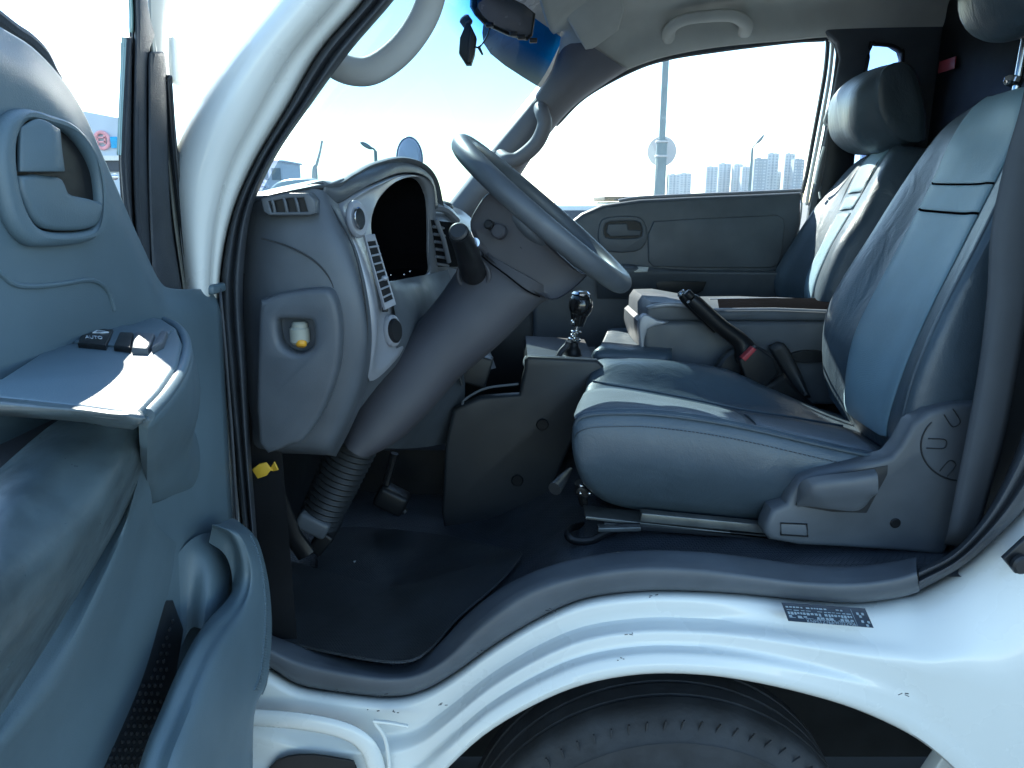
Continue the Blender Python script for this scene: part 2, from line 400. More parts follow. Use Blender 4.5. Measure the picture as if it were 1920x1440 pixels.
# ---- cab floor (one rubber sheet, footwell rising over the wheel house)
fx = [(-.50,.84),(-.44,.80),(-.36,.79),(-.22,.782),(-.13,.80),(-.07,.84),(0,.895),(.06,.915),(.13,.925),(.25,.928),(.6,.928),(1.3,.928)]
fl = [Vector((x, 0, z)) for x, z in fx]; fl = spl(fl, 6)
rows = [[Vector((p.x, y, p.z)) for p in fl] for y in (1.02, 1.06, 1.12, 1.3, 1.5, 1.8, 2.36)]
for r_, s_ in zip(rows, (0, 0, .05, .11, .12, .12, .12)):
    for p_ in r_: p_.x += s_*math.exp(-(p_.x/.15)**2)
for r_ in rows[:2]:
    for p_ in r_: p_.z += .012 if p_.x > .1 else -.01
part('floor', MB().grid(rows), M_rubber, T)
# underside, inner arch
rows = [[W(x, y, Y) for x, y in [(720,1560),(790,1460),(850,1380),(960,1300),(1100,1250),(1250,1235),(1400,1245),(1550,1280),(1700,1340),(1800,1400),(1900,1500)]] for Y in (1.03, 1.3, 1.7)]
part('wheel_arch_liner', MB().net(rows, 3, 4), M_black, T)
part('underbody', MB().box((.3, 1.75, .45), (2.6, .05, .9)), M_black, T)
part('far_side_wall', MB().grid([[Vector((x, 2.345, z)) for x in (-.48, 0, .6, 1.3)] for z in (.6, 1.0, 1.38)]), M_dark, T, solid=.01)
# shell: firewall, rear wall, roof, far side
mb = MB().grid([[(-.47, y, z) for y in (1.05, 1.4, 1.9, 2.36)] for z in (.6, .9, 1.2, 1.44)])
part('firewall', mb, M_dark, T)
mb = MB().grid([[(-.47, 1.06, .6), (-.35, 1.055, .6)], [(-.47, 1.06, 1.4), (-.35, 1.055, 1.4)]])
part('kick_panel', mb, M_black, T)

# ---- wheel : tyre seen under the arch
wc = Vector((.262, 1.095, .36)); 
def tyre_ring(r, y, n=72): return [wc+Vector((sin(2*pi*k/n)*r, y, cos(2*pi*k/n)*r)) for k in range(n)]
R0 = .345
cs = [(.20,-.08),(.235,-.098),(.27,-.106),(.30,-.104),(.302,-.107),(.306,-.107),(.308,-.103),(.325,-.094),(R0-.01,-.083),(R0-.002,-.075),(R0,-.06),(R0,-.045),(R0-.008,-.044),(R0-.008,-.038),(R0,-.037),(R0,-.01),(R0-.008,-.009),(R0-.008,-.003),(R0,-.002),(R0,.03),(R0-.008,.031),(R0-.008,.037),(R0,.038),(R0,.06),(R0-.02,.09),(.28,.1),(.2,.08)]
mb = MB().grid([tyre_ring(r, y) for r, y in cs], False, True)
for k in range(72):
    a = 2*pi*k/72+.03
    c = wc+Vector((sin(a)*(R0-.018), -.094, cos(a)*(R0-.018)))
    Mx = Matrix.Rotation(a, 3, 'Y')
    mb.box(c, (.0025, .004, .022), Mx @ Matrix.Rotation(.25, 3, 'Y'))
wh = part('wheel', MB().grid([tyre_ring(r, y, 40) for r, y in ((.02,-.05),(.12,-.055),(.185,-.05),(.203,-.085),(.2,-.05),(.2,.06))], False, True), M_steel, T)
part('tyre', mb, M_tyre, wh)
# headlight-like bright bracket behind the arch at the rear
part('body_bracket', MB().box(W(1766,1425,1.1), (.03,.03,.08), Matrix.Rotation(.4,3,'Y'), .004), M_white, T)

# ---- data plate
PO = [(1465,1130),(1622,1141),(1638,1177),(1478,1164)]
pp = [W(x, y, .9905-.0) for x, y in PO]
def PL(s, t, up=0):
    a = pp[0].lerp(pp[1], s); b = pp[3].lerp(pp[2], s); return a.lerp(b, t)+Vector((0, -.0012-up, 0))
YS = Vector((0,-.030,0))
pp = [W(x, y, .963) for x, y in PO]
ex = (pp[1]-pp[0]).normalized(); ey = (pp[0]-pp[3]).normalized()
nn = ex.cross(ey).normalized()
dp = part('data_plate', MB().plate([p-Vector((0,.001,0)) for p in pp], (0,-1,0), .002, .0006), M_label, T)
ey = (pp[0]-pp[3]).normalized(); tw = (pp[1]-pp[0]).length
mb = MB()
random.seed(11)
def mark(s0, s1, t0, t1):
    q = [PL(s0,t0,.001), PL(s1,t0,.001), PL(s1,t1,.001), PL(s0,t1,.001)]; mb.add(q, [(0,1,2,3)])
for t, h, w0, w1 in ((.12,.09,.03,.06),(.30,.05,.04,.09),(.42,.16,.03,.05),(.62,.13,.04,.07),(.72,.04,.08,.14)):
    s = .03
    while s < .78:
        w = random.uniform(w0, w1)
        if random.random() < .82: mark(s, min(s+w*.72, .79), t, t+h*random.uniform(.6, 1))
        s += w
mark(.81, .815, .05, .97)
for s, t in ((.86,.2),(.92,.2),(.88,.34),(.88,.6),(.95,.62),(.92,.8)): mark(s, s+.03, t, t+.13)
mb.text('KNFSTZ76A9K022906', PL(.22,.97,.0012), ex, ey*1.2, .0078, .0001)
part('plate_print', mb, M_ink, dp, flat=True)
# door striker
mb = MB().plate([W(x, y, .95) for x, y in [(1882,1048),(1925,1008),(1990,1010),(1990,1075),(1905,1076)]], (0,-1,0), .008, .002)
st = part('door_striker', mb, M_dark, T)
part('striker_bolt', MB().disc(W(1915,1058,.94), (0,-1,0), .014, .012, 20, .003), M_dark, st)

# ---- seat belt of the driver (webbing + carpet patch)
rows = [[W(1858,430,1.07), W(1885,430,1.062), W(1935,430,1.07)], [W(1850,560,1.07), W(1880,562,1.06), W(1926,570,1.07)], [W(1836,680,1.07), W(1860,682,1.058), W(1908,690,1.07)],
        [W(1815,800,1.07), W(1840,802,1.058), W(1885,812,1.07)], [W(1795,900,1.07), W(1820,903,1.058), W(1858,915,1.07)], [W(1778,990,1.07), W(1800,993,1.058), W(1832,1000,1.07)], [W(1770,1022,1.09), W(1788,1024,1.09), W(1805,1026,1.09)]]
rows = [[W(1960,-110,1.10), W(1985,-110,1.092), W(2030,-110,1.10)]]+[[W(1922,160,1.07), W(1950,160,1.062), W(1998,160,1.07)]]+[[W(1885,300,1.07), W(1920,300,1.062), W(1965,300,1.07)]]+rows
part('seat_belt', MB().net(rows, 5, 4), M_belt, T, solid=.0015)
mb = MB().plate([W(x, y, 1.10) for x, y in [(1900,440),(2000,300),(2100,300),(2060,760),(1960,930),(1890,990),(1800,1045),(1790,1020),(1840,860)]], (0,-1,0), .01, .002)
part('pillar_trim', mb, M_dark, T)

part('rear_pillar', MB().plate([Vector(p) for p in [(.87,1.055,1.2),(.80,1.055,.85),(.85,1.055,.5),(1.5,1.055,.4),(1.5,1.055,2.08),(.7,1.055,2.08),(.1,1.055,2.02),(-.02,1.055,1.93),(.1,1.055,1.93),(.6,1.055,1.96),(.84,1.055,1.9),(.90,1.055,1.6)]], (0,-1,0), .03, .006), M_white, T)
# ================================================================ DASHBOARD
dash = part('dashboard', MB().net([
 [W(452,368,1.09), W(478,371,1.06), W(520,364,1.045), W(560,357,1.04), W(602,356,1.045), W(628,378,1.075), W(640,384,1.12)],
 [W(448,420,1.08), W(475,420,1.05), W(520,418,1.03), W(570,415,1.025), W(618,412,1.03), W(646,425,1.06), W(655,428,1.12)],
 [W(442,480,1.08), W(472,480,1.045), W(520,478,1.02), W(580,475,1.015), W(640,470,1.02), W(667,480,1.05), W(676,482,1.12)],
 [W(440,560,1.08), W(472,560,1.04), W(520,560,1.015), W(590,560,1.01), W(665,555,1.015), W(686,562,1.045), W(694,563,1.12)],
 [W(442,640,1.08), W(474,640,1.04), W(520,640,1.015), W(590,640,1.01), W(675,640,1.015), W(692,642,1.045), W(700,643,1.12)],
 [W(448,720,1.08), W(476,720,1.04), W(520,720,1.02), W(590,720,1.015), W(662,722,1.02), W(680,724,1.05), W(688,727,1.12)],
 [W(456,790,1.09), W(478,790,1.05), W(520,790,1.03), W(580,790,1.025), W(636,792,1.03), W(652,795,1.06), W(660,798,1.12)],
 [W(460,842,1.10), W(480,840,1.06), W(520,842,1.04), W(570,845,1.04), W(608,848,1.045), W(622,850,1.07), W(632,852,1.12)],
 [W(460,850,1.16), W(480,850,1.16), W(520,850,1.16), W(570,851,1.16), W(608,852,1.16), W(622,852,1.16), W(632,853,1.16)]], 5, 4), M_plast, T)
# seams on the end panel
mb = MB().tube(spl([W(x, y, 1.012) for x, y in [(490,447),(540,462),(588,488),(618,522),(630,560),(634,610)]], 6), .0013, 6)
mb.tube(spl([W(x, y, Y) for x, y, Y in [(604,362,1.05),(634,410,1.045),(664,470,1.035),(684,560,1.03),(688,640,1.03),(674,722,1.035),(646,792,1.045),(616,845,1.055)]], 6), .0014, 6)
part('panel_seam', mb, M_dark, dash)
# fuse-box cover with recess
out = [(484,590),(496,562),(540,548),(600,541),(622,552),(634,590),(637,640),(630,700),(606,768),(572,822),(545,835),(484,834)]
hole = [(518,606),(528,599),(576,600),(586,608),(588,640),(582,655),(560,665),(535,657),(522,640)]
fc = part('fuse_cover', MB().plate([W(x, y, .985) for x, y in out], (0,-1,0), .036, .008, [[W(x, y, .985) for x, y in hole]], smooth=3), M_plast, T and dash)
mb = MB().disc(W(562,628,1.0), (0,0,1), .0135, .026, 20, .004); mb.disc(W(562,612,1.0), (0,0,1), .011, .014, 20, .003)
part('valve_body', mb, mat('valve_white', (.34,.35,.30), .5), fc)
mb = MB().disc(W(565,644,.992), (0,-.5,-1), .0075, .009, 16, .002)
part('valve_tip', mb, M_orange, fc)
part('recess_back', MB().plate([W(x, y, 1.012) for x, y in [(510,590),(595,590),(595,670),(510,670)]], (0,-1,0), .003), M_plast, fc)
# side demister vent with slats
out = [(488,371),(540,362),(578,362),(590,375),(592,400),(580,404),(505,404),(494,397)]
hole = [(503,378),(540,372),(569,371),(577,397),(509,398)]
sv = part('side_vent', MB().plate([W(x, y, 1.008) for x, y in out], (0,-1,0), .03, .002, [[W(x, y, 1.008) for x, y in hole]]), M_plast, dash)
mb = MB()
for x0, x1 in ((508,512),(531,536),(553,560)): mb.tube(spl([W(x0-1,367,1.011), W(x0+4,382,1.009), W(x0+8,401,1.011)], 5), .0022, 8)
loose('vent_slat', mb, M_plast, sv)
part('vent_well', MB().plate([W(x, y, 1.0135) for x, y in [(494,368),(578,362),(588,402),(500,402)]], (0,-1,0), .002), M_black, sv)
# top of the dash
mb = MB().net([
 [Vector((-.52,1.04,1.455)), Vector((-.53,1.4,1.46)), Vector((-.53,1.9,1.46)), Vector((-.50,2.34,1.455))],
 [W(478,371,1.06), Vector((-.42,1.4,1.48)), Vector((-.42,1.9,1.48)), Vector((-.40,2.32,1.47))],
 [W(540,357,1.05), Vector((-.38,1.4,1.495)), Vector((-.35,1.9,1.49)), Vector((-.33,2.32,1.475))],
 [W(602,352,1.05), Vector((-.33,1.4,1.49)), Vector((-.29,1.9,1.48)), Vector((-.27,2.32,1.47))],
 [W(626,378,1.08), Vector((-.37,1.4,1.44)), Vector((-.24,1.9,1.43)), Vector((-.22,2.32,1.43))],
 [W(660,470,1.1), Vector((-.38,1.4,1.30)), Vector((-.24,1.9,1.30)), Vector((-.22,2.32,1.3))],
 [W(690,640,1.12), Vector((-.36,1.4,1.15)), Vector((-.29,1.9,1.15)), Vector((-.27,2.32,1.15))]], 5, 6)
part('dash_top', mb, M_plast, dash)
ed = [(474,373,1.055),(500,367,1.05),(530,360,1.045),(560,354,1.04),(590,348,1.042),(618,345,1.06),(645,336,1.12)]
mb = MB().net([[W(x, y+6, Y) for x, y, Y in ed], [W(x, y, Y-.003) for x, y, Y in ed], [W(x, y-4, Y+.015) for x, y, Y in ed], [W(x-2, y-8, Y+.06) for x, y, Y in ed], [W(x-4, y-9, Y+.12) for x, y, Y in ed], [W(x-8, y+4, Y+.22) for x, y, Y in ed]], 4, 4)
part('dash_top_edge', mb, M_plast, dash)
# hood over the instruments
rear = [(600,360,1.05),(628,379,1.09),(662,361,1.15),(700,343,1.22),(745,325,1.36),(785,327,1.47),(808,347,1.54),(813,392,1.57)]
mid  = [(600,350,1.05),(628,351,1.09),(654,336,1.15),(692,317,1.25),(742,304,1.38),(784,316,1.5),(806,343,1.58),(816,390,1.62)]
crest = [(597,346,1.05),(622,347,1.10),(650,331,1.17),(688,312,1.27),(740,301,1.40),(780,312,1.52),(804,340,1.60),(817,388,1.64)]
frt = [Vector((-.36,1.06,1.50)),Vector((-.38,1.12,1.49)),Vector((-.38,1.18,1.50)),Vector((-.38,1.27,1.51)),Vector((-.38,1.42,1.52)),Vector((-.38,1.54,1.51)),Vector((-.38,1.63,1.49)),Vector((-.38,1.70,1.46))]
hd = part('instrument_hood', MB().net([[W(*p) for p in rear], [W(*p).lerp(W(*q), .5)+Vector((.004,0,.002)) for p, q in zip(rear, mid)], [W(*p) for p in mid], [W(*p) for p in crest], frt], 5, 6), M_plast, dash, solid=.004, off=-1)
# cluster bezel
outer = [(693,714,1.10),(697,640,1.085),(689,560,1.08),(666,480,1.08),(641,420,1.08),(625,384,1.09),(660,363,1.15),(700,345,1.22),(745,328,1.36),(785,330,1.47),(808,350,1.54),(812,400,1.57),(815,460,1.58),(824,530,1.6),(800,590,1.5),(745,672,1.2)]
inner = [(727,530,1.2),(722,520,1.19),(712,495,1.18),(703,470,1.175),(697,440,1.17),(696,415,1.18),(702,390,1.2),(715,366,1.25),(742,341,1.33),(775,331,1.43),(793,345,1.5),(802,375,1.54),(804,420,1.55),(804,470,1.55),(804,512,1.54),(765,523,1.35)]
o3 = [W(*p) for p in outer]; i3 = [W(*p) for p in inner]
n = 16
lp = [o3, [o3[i].lerp(i3[i], .12)+Vector((.006,-.004,0)) for i in range(n)], [o3[i].lerp(i3[i], .3)+Vector((.004,0,0)) for i in range(n)], [o3[i].lerp(i3[i], .8)+Vector((.002,0,0)) for i in range(n)], i3, [p+Vector((-.006,0.002,-.002)) for p in i3]]
bz = part('cluster_bezel', MB().net(lp, 4, 5, False, True), M_silver, dash)
cc = sum(i3, Vector())/n
lp = [[p+Vector((-.005,.001,-.001)) for p in i3], [p.lerp(cc, .05)+Vector((-.04,0,0)) for p in i3], [p.lerp(cc, .22)+Vector((-.09,0,-.01)) for p in i3], [p.lerp(cc, .97)+Vector((-.095,0,-.01)) for p in i3]]
part('instrument_well', MB().net(lp, 4, 5, False, True), M_well, dash)
mb = MB()
for x, y in ((732,516),(768,509),(757,515)): mb.ball(W(x, y, 1.36), .0022, 8, 6)
loose('gauge_pin', mb, M_chrome, dash)
# light strip: tall driver vent on the left arm of the bezel
q = [(677,450,1.115),(694,448,1.13),(727,566,1.14),(712,574,1.12)]
q3 = [W(*p) for p in q]; nrm = (q3[1]-q3[0]).cross(q3[3]-q3[0]).normalized()
if nrm.y > 0: nrm = -nrm
q3 = [p+nrm*.010 for p in q3]; c = sum(q3, Vector())/4
fr = part('driver_vent', MB().plate([c+(p-c)*1.12+nrm*.002 for p in q3], nrm, .006, .001, [[c+(p-c)*.92+nrm*.002 for p in q3]]), M_silver, dash)
part('vent_well', MB().plate(q3, nrm, .003), M_black, fr)
mb = MB()
for k in range(1, 8):
    a = q3[0].lerp(q3[3], k/8); b = q3[1].lerp(q3[2], k/8); mb.tube([a+nrm*.003, b+nrm*.003], .0016, 6)
mb.ball(q3[0].lerp(q3[2], .62)+nrm*.005, (.006,.004,.004), 10, 8)
part('vent_slats', mb, M_silver, fr)
# round side dial + lower round switch + small buttons
axn = Vector((.80,-.60,.1))
d1 = part('demister_dial', MB().disc(W(670,411,1.085)+Vector((0,-.004,0)), axn, .027, .012, 32, .004, up=(0,0,1), ry=.018), M_silver, dash)
part('dial_cap', MB().disc(W(673,409,1.085)+Vector((.003,-.014,0)), axn, .016, .006, 24, .002, up=(0,0,1), ry=.010), M_chrome, d1)
d2 = part('round_switch', MB().disc(W(735,620,1.175), axn, .026, .016, 32, .004, up=(0,0,1), ry=.017), M_silver, dash)
part('switch_face', MB().disc(W(740,620,1.168), axn, .020, .012, 24, .003, up=(0,0,1), ry=.013), M_black, d2)
part('button', MB().box(W(722,580,1.13), (.010,.008,.008), None, .002), M_dark, dash)
# lower column-side fascia below the opening
mb = MB().net([[W(727,530,1.2), W(762,522,1.34), W(804,514,1.52), W(840,505,1.6)], [W(735,560,1.2), W(775,540,1.32), W(812,545,1.5), W(850,540,1.6)], [W(745,620,1.19), W(778,600,1.28), W(815,600,1.45), W(860,600,1.6)],
  [W(735,680,1.19), W(770,670,1.28), W(815,680,1.45), W(870,680,1.6)], [W(690,716,1.17), W(740,740,1.28), W(800,760,1.45), W(870,760,1.6)], [W(640,830,1.2), W(700,840,1.3), W(780,840,1.5), W(850,830,1.65)]], 4, 4)
part('lower_fascia', mb, M_plast, dash)
# centre stack: vent, top pod
mb = MB().net([[W(804,392,1.66), W(830,385,1.72), W(862,392,1.8), W(885,410,1.85)], [W(806,402,1.6), W(832,400,1.66), W(862,410,1.74), W(884,430,1.8)], [W(812,440,1.58), W(836,440,1.62), W(862,450,1.72), W(882,470,1.78)],
  [W(822,510,1.58), W(845,510,1.62), W(866,520,1.72), W(885,520,1.78)], [W(835,600,1.6), W(860,600,1.64), W(880,600,1.72), W(900,600,1.8)], [W(845,700,1.62), W(870,700,1.66), W(890,700,1.72), W(930,690,1.8)]], 4, 4)
ck = part('centre_stack', mb, M_silver, dash)
mb = MB(); 
for i in range(6):
    y = 425+i*14; mb.tube([W(812+i*1.6, y, 1.535), W(832+i*1.2, y+3, 1.565), W(856+i, y+8, 1.60)], .0032, 6)
mb.tube([W(818,412,1.53), W(832,450,1.545), W(842,492,1.56)], .005, 6)
part('centre_vent_slats', mb, M_silver, ck)
part('centre_vent_well', MB().plate([W(*p, Y) for p, Y in (((808,412),1.55),((850,418),1.60),((862,498),1.62),((820,500),1.56))], (.5,-1,0), .002), M_black, ck)
mb = MB().tube(spl([W(806,395,1.6), W(818,388,1.62), W(836,393,1.65), W(856,412,1.7)], 5), .010, 8); part('pod_trim', mb, M_silver, ck)
mb = MB().ball(W(826,388,1.72), (.03,.04,.014), 16, 10); part('clock_pod', mb, M_dark, ck)

# ================================================================ STEERING
# column cover: loft of ellipses
st_sec = [((653,803),(712,838),1.24),((660,770),(760,812),1.25),((700,705),(812,762),1.27),((765,625),(868,700),1.30),((820,560),(940,640),1.32),((858,505),(1010,570),1.34),((876,475),(1030,560),1.35),((890,455),(1040,540),1.36)]
rows = []
for a, b, Y in st_sec:
    A = W(*a, Y); B = W(*b, Y); c = (A+B)/2; h = (A-B)/2; dep = Vector((0, .085, 0))
    rows.append([c+h*(abs(cos(t))**.8*(1 if cos(t) > 0 else -1))+dep*(abs(sin(t))**.8*(1 if sin(t) > 0 else -1)) for t in [2*pi*k/24 for k in range(24)]])
rr = []
for i in range(len(rows)-1):
    pass
mb = MB(); cols_ = [spl([r[j] for r in rows], 5) for j in range(24)]
mb.grid([[c[i] for c in cols_] for i in range(len(cols_[0]))], False, True, True)
sc = part('steering_column', mb, M_pillar, T)
# bellows
p0 = W(672,815,1.30); p1 = W(598,975,1.30); path = []; rad = []
for i in range(97):
    path.append(p0.lerp(p1, i/96)); rad.append(.044-.006*(i/96)+.0028*cos(i*2*pi/6))
part('column_boot', MB().tube(path, rad, 24), M_dark, sc)
mb = MB().box(W(590,978,1.28), (.062,.05,.035), Matrix.Rotation(radians(28), 3, 'Y'), .008)
part('column_joint', mb, M_plast, sc)
part('brake_pedal', MB().box(W(612,1000,1.34), (.03,.10,.05), Matrix.Rotation(radians(40), 3, 'Y'), .006), M_black, T)
mb = MB().tube([W(500,880,1.2), W(545,1000,1.25), W(575,1040,1.25)], .012, 10, flat=((0,1,0),1,1.6)); mb.tube([W(740,850,1.5), W(720,920,1.5), W(760,960,1.5)], .009, 8); mb.box(W(735,935,1.5),(.07,.05,.05),Matrix.Rotation(.5,3,'Y'),.01)
loose('pedal_linkage', mb, M_black, T)
# bonnet release, yellow tab
rows = [[W(472,881,1.03), W(483,898,1.03)], [W(486,870,1.028), W(500,892,1.03)], [W(500,867,1.03), W(508,882,1.03)], [W(508,876,1.035), W(512,884,1.035)], [W(513,866,1.03), W(521,882,1.03)]]
part('release_tab', MB().grid(rows), M_yellow, T, solid=.003, bev=.001)
# upper shroud with ignition
out = [(884,425),(893,395),(922,362),(960,385),(1010,440),(1080,505),(1096,516),(1044,557),(1005,545),(940,500),(900,462)]
rows = []
for Y, k in ((1.29,.90),(1.275,1.0),(1.35,1.03),(1.48,1.0),(1.50,.9)):
    base = [W(x, y, 1.30) for x, y in out]; c = sum(base, Vector())/len(base)
    rows.append([Vector((0, Y-1.30, 0))+c+(p-c)*k for p in base])
c0 = sum(rows[0], Vector())/len(out)
rows = [[p.lerp(c0, .98) for p in rows[0]]]+rows
shr = part('column_shroud', MB().net(rows, 3, 4, False, True), M_pillar, sc)
part('split_line', MB().tube(spl([W(x, y, Y) for x, y, Y in [(893,470,1.272),(915,490,1.262),(950,516,1.258),(985,543,1.262),(1012,556,1.275)]], 5), .0016, 6), M_well, sc)
ig = part('ignition_lock', MB().disc(W(918,422,1.262), (-.3,-1,.2), .008, .02, 20, .002), M_black, sc)
mb = MB().disc(W(936,434,1.266), (-.3,-1,.2), .013, .022, 24, .003); part('lock_ring', mb, M_pillar, sc)
# stalk: base boot and lever pointing at the camera
b0 = W(888,512,1.27); b1 = W(872,462,1.16); b2 = W(860,436,1.12)
mb = MB().tube(spl([b0, b0.lerp(b1, .5), b1, b2], 4), [.022,.022,.0215,.021,.020,.0195,.019,.0185,.018,.0175,.017,.0165,.0155][:13], 20)
sk = part('indicator_stalk', mb, M_black, sc)
part('stalk_cap', MB().disc(b2+(b2-b1).normalized()*.003, b2-b1, .0145, .008, 24, .003), M_dark, sk)
part('stalk_ring', MB().tube([W(888,516,1.268)+Vector((cos(a)*.027, -.006*cos(a), sin(a)*.026)) for a in [2*pi*k/24 for k in range(24)]], .004, 8, True), M_pillar, sk)
part('wiper_stalk', MB().tube([W(905,470,1.26), W(894,460,1.2), W(890,455,1.17)], [.009,.009,.008], 12), M_chrome, sc)
# steering wheel
top = W(878,272,1.38); bot = W(1172,528,1.38); near = W(997,411,1.17); far = W(1028,398,1.575)
cen = (top+bot+near+far)/4; A_ = (bot-top)/2; B_ = (near-far)/2; N_ = A_.cross(B_).normalized()
if N_.z < 0: N_ = -N_
ring = [cen+A_*cos(t)+B_*sin(t) for t in [2*pi*k/72 for k in range(72)]]
sw = part('steering_wheel', MB().tube(ring, .0185, 16, True), M_plast, T)
mb = MB()
for t in (radians(20), radians(160), radians(200), radians(340)):
    e = cen+A_*cos(t)*.95+B_*sin(t)*.95; s_ = cen-N_*.03+(A_*cos(t)+B_*sin(t))*.25
    mb.tube(spl([s_, s_.lerp(e, .5)-N_*.008, e], 5), .011, 12, flat=(tuple(N_), .7, 1.4))
loose('spoke', mb, M_silver, sw)
Mrot = Matrix((A_.normalized(), B_.normalized(), N_)).transposed()
mb = MB().ball(cen-N_*.03, (.085,.10,.032), 28, 14, Mrot); part('horn_pad', mb, M_plast, sw)
mb = MB().tube([cen-N_*.02, cen-N_*.12], [.05,.045], 20); part('wheel_hub', mb, M_dark, sw)
# ================================================================ DRIVER'S DOOR (open, hinged at the front pillar)
DX = -.38
def dxs(pts, X=DX): return [WX(x, y, X) for x, y in pts]
topc = [(-90,-40),(-40,18),(0,50),(60,88),(110,140),(152,202),(200,308),(240,400),(275,478),(302,530),(345,541),(385,542),(409,541)]
botc = [(-90,1500),(-40,1500),(0,1500),(60,1500),(110,1500),(160,1500),(210,1500),(250,1500),(290,1500),(330,1500),(380,1500),(420,1500),(470,1500)]
rows = []
for s in (0, .015, .05, .12, .2, .28, .36, .45, .55, .7, .85, 1):
    row = []
    for i, (a, b) in enumerate(zip(topc, botc)):
        x = a[0]+(b[0]-a[0])*s; y = a[1]+(b[1]-a[1])*s
        X = DX-.012+(.012*min(s/.05, 1))
        if i >= 10:                                                          # front edge of the panel
            ex_ = [409, 413, 416, 419, 423, 427, 431, 436, 442, 448, 455, 462][[0,.015,.05,.12,.2,.28,.36,.45,.55,.7,.85,1].index(s)]
            x = ex_-(12-i)*42
            if i == 12: X -= .004
        row.append(WX(x, y, X))
    rows.append(row)
dr = part('driver_door', MB().net(rows, 4, 4), M_door, T, solid=.02, off=-1)
def wall_side(o): return o
# rear edge/return of the door panel at the hinge
rows = [[WX(409,541,-.385), WX(409,541,-.46)], [WX(423,700,-.385), WX(423,700,-.46)], [WX(440,950,-.385), WX(440,950,-.46)], [WX(462,1500,-.385), WX(462,1500,-.46)]]
part('door_edge', MB().net(rows, 4, 2), M_seal, dr, solid=.004)
part('edge_cap', MB().box(WX(388,541,-.40), (.035,.045,.012), None, .004), M_door, dr)
# upper insert seam
mb = MB().tube(spl(dxs([(-60,470),(0,512),(25,532),(60,537),(110,533),(165,525),(190,533),(205,552),(214,582)], -.3795), 6), .0022, 8)
part('insert_seam', mb, M_door, dr)
# handle bezel
out = [(48,204),(98,213),(150,236),(183,280),(199,340),(201,400),(190,442),(160,457),(100,462),(62,457),(30,417),(12,350),(5,290),(14,232)]
hole = [(62,227),(100,236),(140,250),(173,290),(190,335),(194,400),(184,426),(150,435),(102,434),(72,420),(50,380),(38,320),(39,262)]
hb = part('door_handle', MB().plate(dxs(out, -.369), (1,0,0), .014, .006, [dxs(hole, -.369)], smooth=4), M_door, dr)
part('handle_recess', MB().plate(dxs([(30,222),(110,228),(165,262),(192,320),(196,420),(160,445),(70,440),(25,380)], -.3785), (1,0,0), .002), M_black, hb)
rows = [[WX(40,238,-.371), WX(75,222,-.368), WX(110,240,-.366), WX(112,242,-.378)], [WX(38,280,-.371), WX(75,275,-.366), WX(112,275,-.363), WX(116,276,-.378)], [WX(38,322,-.371), WX(75,322,-.366), WX(118,322,-.363), WX(121,322,-.378)]]
part('handle_lever', MB().net(rows, 4, 4), M_door, hb, solid=.004, bev=.001)
low = [(42,330),(100,330),(120,336),(128,355),(140,366),(193,379),(192,405),(183,424),(150,432),(102,431),(74,418),(54,382)]
part('handle_bowl', MB().plate(dxs(low, -.3695), (1,0,0), .010, .004, smooth=2), M_door, hb)
# armrest: hard top with switches
ZA = 1.381
at = [(-60,722),(0,710),(75,662),(150,607),(180,590),(215,582),(262,588),(305,598),(330,614),(341,642),(332,682),(300,730),(262,770),(236,772),(150,760),(60,750),(-60,738)]
ar = part('armrest', MB().plate([WZ(x, y, ZA) for x, y in at], (0,0,1), .008, .003, smooth=0), M_door, dr)
rim = [(215,582),(262,588),(305,598),(330,614),(341,642),(332,682),(300,730),(262,770)]
zr = [WZ(x, y, ZA-.004) for x, y in rim]
r1 = [p+Vector((.004, 0, -.003)) for p in zr]
lb = [[(-60,738),(60,750),(150,760),(210,768),(262,768)],[(-60,748),(60,760),(150,768),(212,776),(268,776)],[(-60,766),(60,775),(150,782),(205,788),(262,796)],[(-60,776),(60,784),(150,792),(200,800),(250,806)]]
part('leather_band', MB().net([[WZ(x, y, ZA-dz) for x, y in r] for r, dz in zip(lb, (.001, .000, .006, .016))], 4, 5), M_worn, ar, solid=.004)
part('armrest_lip', MB().tube(spl(r1, 5), .0045, 10), M_door, ar)
r2 = [WX(238,700,-.375), WX(285,720,-.37), WX(330,740,-.355), WX(352,760,-.34), WX(350,790,-.325), WX(330,810,-.31), WX(302,830,-.295), WX(266,850,-.283)]
r3 = [WX(262,800,-.392), WX(310,820,-.392), WX(358,840,-.392), WX(384,860,-.392), WX(380,885,-.392), WX(362,920,-.392), WX(325,930,-.392), WX(278,940,-.386)]
r2 = [r1[i].lerp(r3[i], .32)+Vector((.004*(1-(i/7)**3),0,0)) for i in range(8)]
r25 = [r1[i].lerp(r3[i], .66)+Vector((-.012*(1-(i/7)**3),0,0)) for i in range(8)]
for r_ in (r1, r2, r25, r3): r_.append(r_[-1]+Vector((-.02, .04, -.004)))
part('armrest_side', MB().net([r1, r2, r25, r3], 5, 5), M_door, ar, solid=.004)
